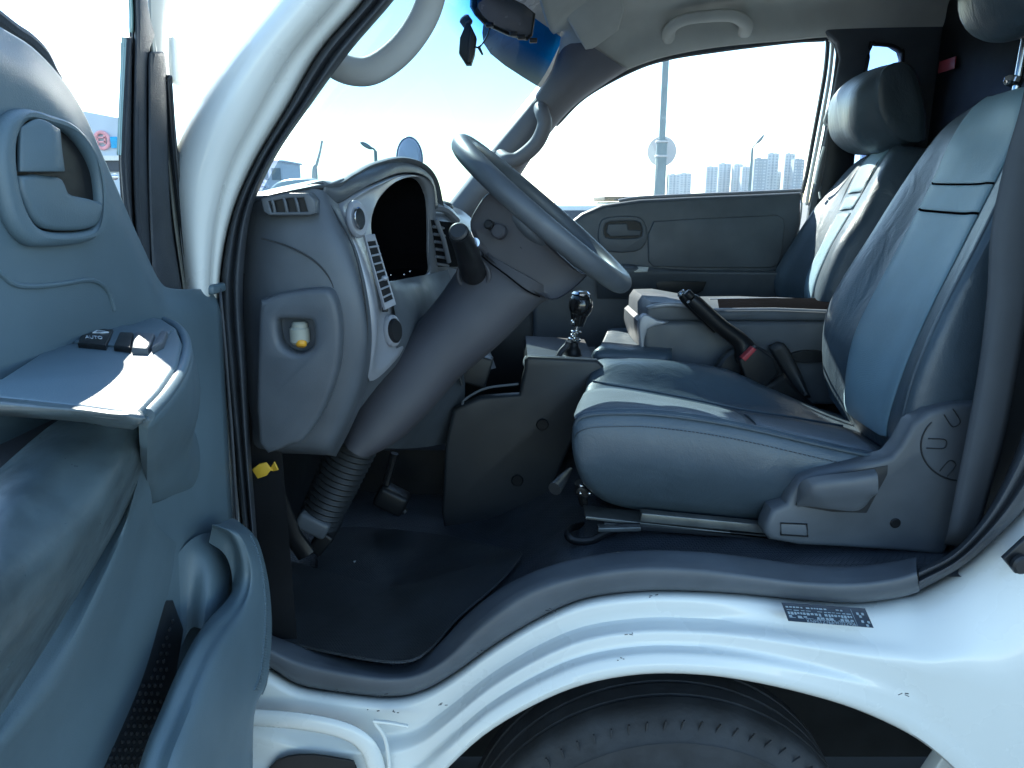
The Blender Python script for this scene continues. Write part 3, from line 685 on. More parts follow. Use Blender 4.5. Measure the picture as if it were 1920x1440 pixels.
# switch panel
so = [(138,640),(142,624),(160,609),(178,603),(250,611),(315,617),(318,622),(306,640),(290,652),(258,651),(200,646)]
sp_ = part('window_switches', MB().plate([WZ(x, y, ZA+.002) for x, y in so], (0,0,1), .004, .001, smooth=2), M_door, dr)
mb = MB()
mb.plate([WZ(x, y, ZA+.0045) for x, y in [(146,642),(152,625),(166,615),(212,617),(206,632),(198,647)]], (0,0,1), .006, .0015)
mb.plate([WZ(x, y, ZA+.005) for x, y in [(213,647),(224,622),(250,623),(244,651)]], (0,0,1), .006, .0015)
part('switch_rocker', mb, M_black, sp_)
part('switch_rocker', MB().plate([WZ(x, y, ZA+.006) for x, y in [(246,651),(252,621),(290,625),(283,643),(276,652)]], (0,0,1), .007, .002), M_plast, sp_)
part('switch_rocker', MB().plate([WZ(x, y, ZA+.006) for x, y in [(284,650),(300,621),(314,620),(306,640)]], (0,0,1), .007, .002), M_plast, sp_)
a0 = WZ(160,634,ZA+.0051); a1 = WZ(199,636,ZA+.0051); a2 = WZ(163,626,ZA+.0051)
mb = MB().text('AUTO', a0, a1-a0, Vector((a0.x, a0.y, 0)).normalized()*3.6, .0064, .0002)
mb.tube([WZ(x, y, ZA+.0051) for x, y in [(174,624),(182,620),(195,621),(203,623),(192,624),(174,624)]], .0006, 6)
part('switch_marking', mb, mat('switch_print', (.5,.55,.6), .5), sp_, flat=True)
# pull grip (worn leather) and door shape flowing below it
L1 = [(262,764,-.30),(215,768,-.32),(160,772,-.335),(110,788,-.34),(60,825,-.34),(0,878,-.34),(-70,940,-.34)]
L2 = [(262,772,-.278),(232,785,-.28),(195,815,-.285),(145,865,-.285),(75,930,-.283),(0,1000,-.28),(-70,1065,-.28)]
L3 = [(268,800,-.272),(258,822,-.27),(240,870,-.268),(195,960,-.266),(110,1075,-.265),(0,1180,-.263),(-70,1240,-.263)]
L4 = [(272,850,-.29),(262,890,-.30),(235,960,-.325),(185,1050,-.335),(100,1190,-.335),(0,1345,-.33),(-70,1440,-.33)]
L0 = [(262,764,-.345),(212,762,-.36),(150,764,-.366),(90,780,-.366),(40,810,-.366),(0,850,-.366),(-70,900,-.366)]
P_ = lambda L: [WX(*p) for p in L]
grip = part('pull_grip', MB().net([[p+Vector((0,0,-.03)) for p in P_(L1)], [p+Vector((.004,0,-.006)) for p in P_(L1)], P_(L1), [a.lerp(b,.5)+Vector((.003,0,.007)) for a, b in zip(P_(L1), P_(L2))], P_(L2), P_(L3), P_(L4)], 5, 6), M_worn, dr)
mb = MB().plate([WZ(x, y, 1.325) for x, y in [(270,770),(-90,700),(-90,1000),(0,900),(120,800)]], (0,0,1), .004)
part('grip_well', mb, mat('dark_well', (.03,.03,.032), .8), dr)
L5 = [(278,900,-.318),(250,950,-.322),(232,1005,-.322),(188,1105,-.322),(112,1255,-.322),(12,1385,-.322),(-60,1465,-.322)]
L55 = [(284,930,-.33),(262,975,-.333),(248,1025,-.335),(208,1130,-.335),(135,1275,-.335),(40,1400,-.335),(-30,1490,-.335)]
L6 = [(292,980,-.352),(280,1020,-.356),(262,1080,-.36),(230,1180,-.362),(170,1310,-.362),(95,1430,-.362),(20,1530,-.362)]
L7 = [(330,1020,-.376),(322,1080,-.378),(305,1150,-.379),(270,1270,-.379),(215,1400,-.379),(170,1490,-.379),(100,1580,-.379)]
part('lower_bulge', MB().net([P_(L4), P_(L5), P_(L55), P_(L6), P_(L7)], 5, 6), M_door, dr)
# speaker grille behind the pocket
go = [(292,1128),(325,1125),(345,1180),(330,1270),(300,1380),(280,1500),(150,1500),(185,1390),(225,1270),(262,1180)]
gr = part('speaker_grille', MB().plate(dxs(go, -.3785), (1,0,0), .004, .0015), M_dark, dr)
mb = MB()
for i in range(24):
    for j in range(16):
        yy = 1135+i*15; xx = 170+j*11+(i % 2)*5
        lo = 330-(yy-1128)*.46+10; hi = 335-(yy-1128)*.17
        if lo < xx < hi: mb.ball(WX(xx, yy, -.377), (.0018,.0024,.0024), 6, 4)
part('grille_studs', mb, M_dark, gr)
# map pocket: swelling outer shell with lip
LP = [(398,984,-.345),(432,1000,-.325),(450,1040,-.318),(453,1088,-.318),(437,1128,-.32),(402,1165,-.322),(372,1202,-.322),(340,1262,-.322),(310,1332,-.322),(281,1402,-.322),(255,1490,-.322)]
LB = [(420,978,-.345),(450,1000,-.318),(470,1045,-.308),(474,1095,-.305),(462,1145,-.303),(437,1195,-.300),(412,1245,-.298),(386,1310,-.296),(362,1370,-.295),(340,1430,-.294),(318,1510,-.293)]
LC = [(438,972,-.350),(466,1000,-.322),(486,1050,-.308),(494,1105,-.303),(496,1160,-.301),(492,1215,-.300),(484,1270,-.299),(462,1320,-.297),(445,1370,-.297),(435,1430,-.297),(430,1510,-.297)]
LD = [(452,985,-.352),(478,1010,-.335),(494,1060,-.318),(503,1110,-.315),(507,1165,-.313),(505,1220,-.311),(498,1280,-.309),(480,1325,-.31),(475,1370,-.312),(474,1430,-.312),(474,1510,-.312)]
LE = [(440,1000,-.385),(455,1040,-.385),(462,1080,-.385),(466,1120,-.385),(468,1170,-.385),(468,1220,-.385),(466,1280,-.385),(462,1325,-.385),(460,1370,-.385),(460,1430,-.385),(460,1510,-.385)]
LI = [(398,988,-.352),(426,1008,-.335),(440,1042,-.33),(441,1086,-.33),(427,1122,-.332),(392,1160,-.334),(362,1202,-.334),(330,1264,-.334),(300,1334,-.334),(272,1402,-.334),(246,1490,-.334)]
pk = part('door_pocket', MB().net([[p+Vector((-.006,0,-.02)) for p in P_(LI)], P_(LI), P_(LP), [a.lerp(b,.25)+Vector((.004,0,0)) for a, b in zip(P_(LP), P_(LB))], P_(LB), P_(LC), P_(LD), P_(LE)], 5, 6), M_door, dr)
mb = MB()
cB = spl(P_(LC), 8); cD = spl(P_(LD), 8)
for k in range(0, 60):
    i0 = 9+k*0.72; i = int(i0); t = i0-i
    if i+1 >= len(cB): break
    a = cB[i].lerp(cB[i+1], t); b = cD[i].lerp(cD[i+1], t)
    if a.z < WX(484,1292,-.3).z: break
    mb.tube([a+Vector((.001,0,0)), a.lerp(b,.5)+Vector((.0025,.0,0)), b+Vector((.001,0,0))], .0014, 6)
part('pocket_ribs', mb, M_door, pk)
mb = MB().net([[WX(290,1120,-.39), WX(340,1030,-.379), WX(385,1000,-.372), WX(430,1010,-.372)], [WX(295,1220,-.39), WX(350,1090,-.376), WX(395,1060,-.355), WX(430,1080,-.35)], [WX(300,1330,-.39), WX(350,1190,-.376), WX(380,1180,-.35), WX(420,1200,-.34)]], 5, 5)
part('pocket_inner', mb, M_door, dr)
# window frame of the door: run channel, rubber lips, painted frame
def strip(name, l, r, X, m, parent, solid=.006, bulge=.003):
    rows = []
    for a, b in zip(l, r): rows.append([WX(*a, X-.004), WX(a[0]+(b[0]-a[0])*.15, a[1]+(b[1]-a[1])*.15, X+bulge), WX(a[0]+(b[0]-a[0])*.85, a[1]+(b[1]-a[1])*.85, X+bulge), WX(*b, X-.004)])
    return part(name, MB().net(rows, 4, 3), m, parent, solid=solid)
strip('frame_backing', [(226,80),(226,200),(224,300),(232,400),(250,560)], [(300,80),(320,200),(330,300),(345,400),(365,560)], -.432, M_seal, dr)
strip('frame_backing', [(246,-60),(246,40),(246,120)], [(262,-60),(262,40),(262,120)], -.430, M_seal, dr)
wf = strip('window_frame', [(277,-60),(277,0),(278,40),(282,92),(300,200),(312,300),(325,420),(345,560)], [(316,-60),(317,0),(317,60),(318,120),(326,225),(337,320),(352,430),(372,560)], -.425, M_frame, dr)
strip('frame_rubber', [(251,-60),(251,0),(252,60),(250,160),(249,260),(250,360),(256,460),(262,560)], [(276,-60),(277,0),(283,40),(290,66),(280,96),(277,260),(282,400),(288,560)], -.418, M_seal, dr)
strip('frame_rubber', [(279,97),(277,120),(277,200),(277,300),(279,400),(282,480),(285,560)], [(306,97),(311,115),(314,200),(316,300),(320,400),(330,480),(345,560)], -.414, M_seal, dr)
strip('frame_rubber', [(232,70),(229,150),(226,230),(224,300),(230,380),(240,450),(250,560)], [(248,70),(248,150),(247,230),(247,300),(248,380),(252,460),(258,560)], -.422, M_seal, dr)
strip('frame_edge', [(312,140),(316,200),(322,280),(330,360),(340,450),(352,560)], [(322,170),(330,245),(337,320),(346,390),(356,470),(374,560)], -.416, M_dark, dr)
strip('door_glass', [(240,-60),(241,0),(242,20),(242,60)], [(250,-60),(250,0),(251,20),(251,60)], -.421, mat('glass_edge_green', (.25,.42,.40), .1), dr, solid=.003)
strip('glass_channel', [(231,70),(227,150),(223,230),(221,290)], [(235,70),(232,150),(229,230),(226,290)], -.4205, mat('channel_green', (.3,.42,.42), .3), dr, solid=.003)
mb = MB().box(WX(327,115,-.43), (.01,.022,.055), Matrix.Rotation(-.12, 3, 'X'), .003); part('frame_clip', mb, M_white, dr)
# outer skin and mirror base beyond the panel
mb = MB().plate(dxs([(-40,0),(0,42),(40,56),(75,75),(105,112),(128,155),(150,215),(180,300),(120,300),(-40,120)], -.44), (1,0,0), .03, .008)
part('door_skin', mb, M_white, dr)
mb = MB().tube(spl(dxs([(-40,5),(20,52),(50,72),(78,100),(96,135),(105,150)], -.405), 5), .006, 8)
part('belt_rubber', mb, M_seal, dr)

# ================================================================ DRIVER SEAT
def ring3(pts): return [W(*p) for p in pts]
R = []
R.append(ring3([(1088,838,1.22),(1080,820,1.19),(1079,803,1.20),(1081,792,1.24),(1086,780,1.36),(1100,745,1.48),(1106,722,1.56),(1116,740,1.60),(1120,790,1.58),(1100,830,1.40)]))
R.append(ring3([(1090,895,1.22),(1074,850,1.165),(1073,805,1.165),(1079,786,1.19),(1084,772,1.36),(1097,735,1.48),(1101,708,1.56),(1112,706,1.62),(1130,800,1.62),(1110,880,1.40)]))
R.append(ring3([(1112,925,1.22),(1092,880,1.15),(1088,784,1.155),(1096,774,1.20),(1098,757,1.36),(1106,726,1.47),(1113,690,1.55),(1124,684,1.62),(1150,800,1.62),(1130,900,1.40)]))
R.append(ring3([(1150,946,1.22),(1140,880,1.145),(1140,776,1.15),(1146,768,1.20),(1146,748,1.36),(1146,722,1.47),(1146,679,1.55),(1152,684,1.63),(1180,800,1.62),(1160,900,1.40)]))
R.append(ring3([(1220,960,1.22),(1220,880,1.14),(1220,776,1.15),(1220,768,1.20),(1220,752,1.36),(1215,733,1.47),(1212,680,1.55),(1216,686,1.63),(1240,800,1.62),(1230,910,1.40)]))
R.append(ring3([(1320,970,1.22),(1320,890,1.14),(1320,788,1.15),(1320,780,1.20),(1312,766,1.36),(1300,749,1.47),(1290,686,1.55),(1292,694,1.63),(1310,800,1.62),(1320,910,1.40)]))
R.append(ring3([(1420,980,1.22),(1420,905,1.14),(1420,807,1.15),(1418,799,1.20),(1405,786,1.36),(1390,768,1.47),(1365,700,1.55),(1368,706,1.63),(1380,800,1.62),(1420,920,1.40)]))
R.append(ring3([(1540,985,1.22),(1540,920,1.14),(1540,835,1.15),(1534,826,1.20),(1515,806,1.36),(1485,783,1.47),(1440,730,1.55),(1440,735,1.63),(1450,810,1.62),(1520,920,1.40)]))
R.append(ring3([(1660,990,1.22),(1660,935,1.14),(1660,862,1.15),(1650,852,1.20),(1620,828,1.36),(1580,800,1.47),(1530,765,1.55),(1530,770,1.63),(1540,820,1.62),(1640,930,1.40)]))
R.append(ring3([(1760,990,1.22),(1760,945,1.15),(1760,880,1.16),(1740,870,1.20),(1700,845,1.36),(1650,815,1.47),(1600,785,1.55),(1600,790,1.62),(1600,830,1.60),(1700,930,1.40)]))
ds = part('driver_seat', MB().net(R, 5, 4, False, True, True), M_leather, T)
# perforated centre panel lying on the cushion
UP_ = Vector((.3, 1.2, 3))
part('seat_insert', MB().sub(R, 5, 4, 1, 5.9, 3, 4.75, .004, toward=UP_), M_cush, ds, solid=.003, off=0)
part('seat_insert', MB().sub(R, 5, 4, 6.1, 8, 3, 4.75, .004, toward=UP_), M_cush, ds, solid=.003, off=0)
mb = MB()
wl = [(1076,806,1.163),(1084,787,1.155),(1110,778,1.15),(1160,776,1.147),(1220,777,1.147),(1320,789,1.147),(1420,808,1.147),(1540,836,1.147),(1650,860,1.147)]
pth = spl([W(*p)+Vector((0,-.001,.001)) for p in wl], 8)
mb.tube(pth, .0028, 8)
part('piping', mb, M_leather, ds)
st_ = spl([W(x, y+ (24 if i > 0 else 18), Y-.012) for i, (x, y, Y) in enumerate(wl)], 14)
mb = MB()
for i in range(2, len(st_)-1, 1):
    mb.tube([st_[i], st_[i].lerp(st_[i+1], .6)], .0007, 4)
part('stitching', mb, M_dark, ds)
mb = MB().tube(spl([W(*p)+Vector((0,0,.002)) for p in [(1112,716,1.49),(1146,722,1.47),(1215,733,1.47),(1300,749,1.47),(1390,768,1.47),(1485,783,1.47),(1580,800,1.47)]], 6), .0025, 8)
part('piping', mb, M_leather, ds)
# backrest: each ring = far back, far front edge, inner bolster, centre..., near bolster, near side, near back
B = []
def bring(fb, fe, fi, c1, c2, ni, ne, ns, nb, mid): return ring3([fb, fe, fi, c1, c2, ni, ne, ns, nb, mid])
B.append(bring((1640,850,1.64),(1556,745,1.60),(1590,790,1.52),(1610,808,1.46),(1655,838,1.32),(1668,848,1.26),(1678,862,1.19),(1720,880,1.155),(1800,890,1.18),(1800,880,1.40)))
B.append(bring((1640,740,1.66),(1543,690,1.63),(1585,735,1.52),(1600,752,1.46),(1650,785,1.32),(1668,793,1.25),(1686,810,1.17),(1740,800,1.145),(1850,800,1.17),(1820,780,1.40)))
B.append(bring((1660,620,1.67),(1544,612,1.64),(1600,640,1.52),(1618,655,1.46),(1680,685,1.32),(1700,690,1.25),(1712,708,1.16),(1770,700,1.14),(1890,700,1.17),(1860,660,1.40)))
B.append(bring((1700,500,1.67),(1566,545,1.64),(1638,555,1.52),(1655,562,1.46),(1725,580,1.32),(1748,580,1.25),(1762,592,1.16),(1820,580,1.14),(1935,580,1.17),(1900,540,1.40)))
B.append(bring((1740,400,1.67),(1632,440,1.64),(1700,440,1.52),(1715,445,1.46),(1785,455,1.32),(1812,455,1.25),(1828,465,1.16),(1880,460,1.14),(1985,460,1.17),(1940,420,1.40)))
B.append(bring((1790,300,1.67),(1702,330,1.64),(1752,338,1.52),(1766,342,1.46),(1840,342,1.32),(1872,338,1.25),(1888,345,1.16),(1940,345,1.14),(2040,350,1.17),(1990,310,1.40)))
B.append(bring((1840,230,1.66),(1766,244,1.63),(1788,262,1.52),(1796,270,1.46),(1880,262,1.32),(1912,258,1.25),(1932,262,1.17),(1990,260,1.15),(2080,270,1.18),(2030,230,1.40)))
B.append(bring((1880,190,1.64),(1828,198,1.60),(1828,205,1.52),(1840,208,1.46),(1905,190,1.32),(1945,190,1.26),(1965,195,1.20),(2010,195,1.18),(2090,210,1.20),(2050,180,1.40)))
B.append(bring((1900,178,1.58),(1872,176,1.56),(1872,176,1.50),(1885,172,1.46),(1935,160,1.34),(1965,160,1.30),(1985,165,1.26),(2020,170,1.25),(2080,180,1.27),(2050,170,1.40)))
part('backrest', MB().net(B, 5, 4, False, True, True), M_leather, ds)
def lift(p, d):
    q = W(*p); return q+Vector((-d, 0, d*.4))
FR_ = Vector((-2, 1, 2.0))
for a_, b_ in ((4.41667, 4.45834), (4.91667, 4.95834)):
    part('cross_seam', MB().sub(B, 24, 6, a_+.001, b_+.001, 2.0, 4.9, .0065, toward=FR_), M_well, ds, solid=.002, off=0)
for a_, b_ in ((.6, 4.4177), (4.4593, 4.9177), (4.9593, 7.6)):
    part('backrest_insert', MB().sub(B, 24, 6, a_, b_, 2.0, 4.9, .006, toward=FR_), M_fabric, ds, solid=.003, off=0)
# side seam along the near bolster
pth = [lift(p, .001) for p in [(1680,850,1.19),(1688,808,1.17),(1714,706,1.16),(1764,590,1.16),(1830,463,1.16),(1890,343,1.16),(1934,260,1.17)]]
part('piping', MB().tube(spl(pth, 6), .0026, 8), M_leather, ds)
# head restraint of the driver seat (its underside shows at the top)
hr = part('headrest', MB().ball(W(1925,-55,1.40), (.085,.13,.115), 28, 18, Matrix.Rotation(.3, 3, 'Y')), M_leather, ds)
loose('headrest_post', MB().tube([W(1925,60,1.44), W(1905,170,1.44)], .007, 12).tube([W(1985,60,1.33), W(1965,170,1.33)], .007, 12), M_chrome, ds)
part('post_collar', MB().disc(W(1900,152,1.44), (.3,0,1), .016, .014, 20, .003), M_chrome, ds)
# plastic side cover
sc_ = [(1436,985),(1449,957),(1476,947),(1484,925),(1502,896),(1532,884),(1590,873),(1650,863),(1672,857),(1690,836),(1712,796),(1742,772),(1790,759),(1843,757),(1846,775),(1834,850),(1806,950),(1788,1010),(1772,1044),(1700,1036),(1580,1028),(1500,1024),(1444,1014),(1434,1000)]
scv = part('side_cover', MB().plate([W(x, y, 1.118) for x, y in sc_], (0,-1,0), .045, .010, smooth=0), M_plast, ds)
rc = [(1492,948),(1500,925),(1512,905),(1545,893),(1600,884),(1665,873),(1664,890),(1642,930),(1625,962),(1560,960)]
part('lever_recess', MB().plate([W(x, y, 1.1165) for x, y in rc], (0,-1,0), .003, .001), M_dark, ds)
lv = [[(1495,930,1.115),(1500,905,1.10),(1530,893,1.09),(1600,885,1.088),(1640,879,1.088)], [(1494,940,1.112),(1512,925,1.09),(1535,910,1.08),(1600,900,1.075),(1646,893,1.075)], [(1494,946,1.112),(1515,935,1.092),(1540,930,1.08),(1600,925,1.075),(1646,924,1.075)], [(1494,950,1.115),(1520,950,1.10),(1560,955,1.09),(1610,957,1.088),(1638,930,1.088)]]
part('recline_lever', MB().net([[W(*p) for p in r] for r in lv], 4, 4), M_plast, ds, solid=.006, bev=.001)
mb = MB()
ac = W(1805,830,1.117); 
arc = [W(1805-78*cos(a), 836+66*sin(a)-0, 1.117) for a in [radians(d) for d in range(-42, 100, 6)]]
mb.tube(arc, .0014, 6)
for (x, y, dx, dy) in ((1785,782,9,14),(1753,832,20,1),(1776,880,10,-12)):
    a = W(x-dx*.7, y-dy*.7, 1.117); b = W(x+dx*.7, y+dy*.7, 1.117); d = (b-a).normalized(); s = Vector((0,1,0)).cross(d)*.008
    mb.tube(spl([a+s, b+s, b+s*.5+d*.006, b-s*.5+d*.006, b-s, a-s], 3), .0010, 6)
part('cover_grooves', mb, M_dark, ds)
part('cover_cap', MB().plate([W(x, y, 1.1165) for x, y in [(1464,982),(1512,984),(1514,1005),(1465,1002)]], (0,-1,0), .006, .002), M_plast, ds)
part('cap_groove', MB().tube([W(x, y, 1.1165) for x, y in [(1464,981),(1513,983),(1515,1006),(1464,1003)]], .0014, 6, True), M_black, ds)
mb = MB().disc(W(1679,981,1.1165), (0,-1,0), .0085, .004, 20, .001); part('screw_hole', mb, M_black, ds)
# rails and front release bar
def bar(p, q, w, h, m, name, parent, **k):
    a = W(*p); b = W(*q); d = b-a; ang = math.atan2(d.z, d.x)
    return part(name, MB().box((a+b)/2, (sqrt(d.x*d.x+d.z*d.z), w, h), Matrix.Rotation(-ang, 3, 'Y'), .0015), m, parent)
bar((1095,960,1.2),(1460,1000,1.2), .05, .006, M_steel, 'seat_rail', ds)
bar((1200,966,1.17),(1450,990,1.17), .02, .016, M_steel, 'seat_rail', ds)
bar((1130,978,1.19),(1460,1003,1.19), .03, .010, M_dark, 'seat_rail', ds)
bar((1120,990,1.17),(1200,988,1.17), .02, .008, M_steel, 'seat_rail', ds)
bar((1090,985,1.55),(1300,1000,1.55), .03, .02, M_steel, 'seat_rail', ds)
part('seat_base', MB().box(((W(1120,940,1.4)+W(1650,1000,1.4))/2)+Vector((0,.02,.0)), (.44,.36,.05), None, .004), M_black, ds)
mb = MB().tube(spl([W(*p) for p in [(1200,988,1.17),(1160,990,1.17),(1132,1002,1.17),(1108,1014,1.17),(1078,1014,1.17),(1064,1003,1.18),(1068,992,1.22),(1085,986,1.26),(1100,984,1.3)]], 5), .0055, 10, flat=((0,1,0),1,1.3))
part('release_bar', mb, M_black, ds)
mb = MB().tube([W(1070,880,1.22), W(1056,897,1.19), W(1040,917,1.16)], [.004,.009,.012], 12)
part('height_lever', mb, M_dark, ds)
mb = MB().box(W(1092,920,1.22), (.026,.02,.020), Matrix.Rotation(.5,3,'Y'), .005); mb.tube([W(1085,905,1.22), W(1095,945,1.24)], .008, 8)
pv = part('rail_pivot', mb, M_black, ds)
mb = MB().ball(W(1090,911,1.20), (.005,.003,.003), 10, 8).ball(W(1105,925,1.20), .0035, 10, 8).ball(W(1088,925,1.2), .003, 10, 8)
loose('pivot_bolt', mb, M_chrome, ds)

# ================================================================ HANDBRAKE, BUCKLE, GEAR LEVER, CONSOLE
hbk = part('handbrake', MB().tube(spl([W(1402,668,1.66), W(1388,640,1.66), W(1352,612,1.66), W(1310,573,1.66), W(1296,560,1.66)], 5), [.030,.028,.026,.024,.0215,.02,.0195,.019,.0185,.018,.0178,.0175,.0173,.017,.017,.0168,.0165,.016,.0155,.015,.014], 16), M_black, T)
part('release_button', MB().disc(W(1292,553,1.66), (-.7,0,.7), .010, .02, 18, .003), M_black, hbk)
part('handbrake_tip', MB().tube([W(1345,616,1.72), W(1285,558,1.72), W(1279,552,1.72)], [.014,.014,.011], 14), M_black, hbk)
part('button_ring', MB().disc(W(1277,550,1.72), (-.7,0,.7), .0105, .008, 18, .002), M_chrome, hbk)
mb = MB().disc(W(1398,705,1.68), (0,-1,0), .075, .03, 40, .006); mb.box(W(1400,790,1.68), (.10,.03,.13), None, .004)
part('handbrake_bracket', mb, M_dark, hbk)
bk = part('belt_buckle', MB().plate([W(x, y, 1.60) for x, y in [(1386,676),(1420,650),(1452,672),(1460,700),(1425,742),(1405,730)]], (0,-1,0.0), .03, .006), M_black, T)
part('buckle_button', MB().plate([W(x, y, 1.598) for x, y in [(1391,672),(1412,651),(1419,656),(1398,678)]], (0,-1,0), .02, .002), M_red, bk)
mb = MB().net([[W(1400,730,1.63), W(1440,720,1.62), W(1470,700,1.63)], [W(1425,760,1.63), W(1465,750,1.62), W(1500,735,1.63)], [W(1470,800,1.64), W(1500,790,1.64), W(1540,770,1.64)]], 4, 4)
part('buckle_stalk', mb, M_black, bk, solid=.006)
mb = MB().net([[W(1440,652,1.70), W(1465,642,1.69), W(1480,655,1.7)], [W(1470,700,1.69), W(1490,690,1.68), W(1502,700,1.69)], [W(1500,742,1.67), W(1512,738,1.66), W(1520,745,1.67)]], 4, 4)
part('buckle_boot', mb, M_dark, bk, solid=.02)

# folded centre seat back / console with tray
con = MB()
o_ = [(1198,600),(1203,592),(1214,586),(1215,572),(1222,562),(1260,559),(1330,562),(1450,572),(1600,574),(1640,700),(1390,700),(1300,694),(1215,678),(1206,660),(1200,630)]
cs_ = part('centre_console', MB().plate([W(x, y, 1.735) for x, y in [(1204,610),(1212,603),(1300,602),(1420,603),(1600,604),(1620,760),(1380,760),(1300,694),(1218,678),(1209,660),(1203,630)]], (0,-1,0), .30, .012, smooth=0), M_plast, T)
part('console_lid', MB().plate([W(x, y, 1.74) for x, y in [(1211,604),(1213,580),(1222,567),(1262,566),(1330,578),(1345,583),(1450,582),(1610,588),(1610,603),(1420,602),(1240,603)]], (0,-1,0), .28, .008), M_plast, cs_)
top_ = [W(x, y, 1.742) for x, y in [(1215,577),(1330,576),(1345,581),(1600,584)]]
mb = MB().tube(spl([W(*p) for p in [(1330,578,1.735),(1262,571,1.735),(1228,574,1.735),(1216,577,1.76),(1220,568,1.84),(1250,561,1.95),(1300,558,2.0)]], 5), .006, 10)
mb.tube([W(1340,580,1.735), W(1450,579,1.735), W(1610,585,1.735)], .003, 8)
mb.tube([W(1330,562,1.95), W(1450,560,1.98), W(1600,566,1.98)], .004, 8)
part('console_rim', mb, M_silver, cs_)
a = W(1262,575,1.76)
mb = MB().plate([W(1232,575,1.76), W(1262,573,1.755), W(1320,576,1.755), W(1310,564,1.93), W(1262,564,1.93), W(1236,567,1.88)], (0,0,1), .004, .001)
part('cup_tray', mb, M_black, cs_)
part('console_top', MB().plate([W(*p)+Vector((0,0,.004)) for p in [(1348,582,1.765),(1450,579,1.765),(1606,584,1.765),(1606,566,1.97),(1450,560,1.97),(1345,563,1.95)]], (0,0,1), .006, .002), M_well, cs_)
mb = MB().plate([W(x, y, 1.728) for x, y in [(1198,612),(1203,594),(1215,590),(1232,600),(1255,604),(1240,610),(1215,618),(1208,650),(1215,678),(1206,672),(1200,640)]], (0,-1,0), .03, .004, smooth=2)
part('console_corner', mb, M_silver, cs_)
part('console_hinge', MB().disc(W(1520,668,1.732), (0,-1,0), .055, .012, 32, .003, ry=.016, up=(1,0,0)), M_dark, cs_)
# centre seat cushion peeping out behind the gear lever
mb = MB().net([[W(1108,672,1.72), W(1112,660,1.70), W(1125,648,1.72), W(1130,640,1.9), W(1140,618,2.05)], [W(1120,690,1.70), W(1122,668,1.68), W(1140,646,1.72), W(1150,640,1.9), W(1155,615,2.05)], [W(1180,700,1.70), W(1180,672,1.68), W(1190,650,1.72), W(1190,642,1.9), W(1190,615,2.05)],
  [W(1260,700,1.70), W(1260,678,1.68), W(1260,654,1.72), W(1260,645,1.9), W(1260,615,2.05)]], 5, 5)
part('centre_seat_cushion', mb, M_leather, T, solid=.03)
# gear console
gl = [(984,690),(983,676),(990,668),(1120,676),(1135,690),(1120,720),(1085,800),(1040,905),(1010,1000),(985,1062),(900,1100),(842,1060),(828,960),(835,830),(850,768),(900,745),(974,740),(978,715)]
ts = part('tunnel_side', MB().plate([W(x, y, 1.53) for x, y in gl], (0,-1,0), .03, .008, smooth=0), M_dark, T)
part('gear_console', MB().plate([W(x, y, 1.64) for x, y in [(986,690),(990,676),(1120,684),(1100,800),(1060,860),(990,860)]], (0,-1,0), .33, .01), M_dark, T)
mb = MB(); 
for x, y in ((1017,796),(970,901)): mb.disc(W(x, y, 1.527), (0,-1,0), .0135, .006, 28, .002)
loose('trim_plug', mb, M_black, ts)
mb = MB().tube(spl([W(868,752,1.54), W(885,740,1.545), W(915,727,1.55), W(972,720,1.55)], 5), .003, 8)
mb.tube([W(868,752,1.54), W(866,775,1.535)], .003, 8)
part('pocket_edge', mb, M_plast, ts)
ZG = W(1040,680,1.70).z
mb = MB().tube(spl([W(x, y, 1.0*Y) for x, y, Y in [(990,686,1.64),(1040,688,1.64),(1100,697,1.64),(1125,700,1.66),(1118,676,1.85),(1060,668,1.9),(1010,663,1.9),(992,667,1.8)]], 5, True), .008, 10, True)
gt = part('gear_tray', mb, M_plast, T)
part('tray_floor', MB().plate([W(x, y, Y) for x, y, Y in [(990,688,1.64),(1120,698,1.64),(1115,680,1.88),(1000,668,1.88)]], (0,0,1), .01), M_black, gt)
g0 = W(1072,690,1.74); g1 = W(1074,640,1.74); g2 = W(1088,592,1.74)
mb = MB().tube(spl([W(1070,694,1.74), W(1072,675,1.74), W(1074,655,1.74), W(1076,642,1.74)], 5), [.046,.045,.044,.042,.040,.036,.031,.026,.022,.020,.019,.017,.014,.013,.012,.011], 16)
glv = part('gear_lever', mb, M_black, T)
mb = MB().tube([g1, g2], .006, 12).disc(W(1080,622,1.74), (0.1,0,1), .013, .007, 20, .002).disc(W(1077,636,1.74), (0.1,0,1), .016, .008, 20, .002).disc(W(1084,608,1.74), (.1,0,1), .011, .006, 20, .002)
mb.ball(W(1074,604,1.72), .006, 10, 8).ball(W(1073,630,1.72), .006, 10, 8)
part('gear_shaft', mb, M_chrome, glv)
kc = W(1089,572,1.74)
mb = MB().ball(kc, (.029,.029,.034), 24, 16).tube([kc+Vector((-.003,0,-.02)), kc+Vector((-.006,0,-.05))], [.022,.014], 16)
part('gear_knob', mb, mat('knob_black', (.012,.012,.014), .18, .1, 8, coat=.8), glv)
part('knob_cap', MB().disc(kc+Vector((0,0,.027)), (0,0,1), .022, .012, 24, .005), M_chrome, glv)
mb = MB().tube(spl([W(1042,684,1.70), W(1050,662,1.71), W(1062,648,1.72), W(1066,640,1.72)], 5), .007, 8)
part('boot_fold', mb, M_pillar, glv)
# knee-side clutter under the column
mb = MB().box(W(890,690,1.62), (.07,.05,.07), Matrix.Rotation(.3,3,'Y'), .006); mb.tube([W(860,700,1.55), W(866,722,1.55)], .004, 8)
part('lower_switch_box', mb, M_dark, T)
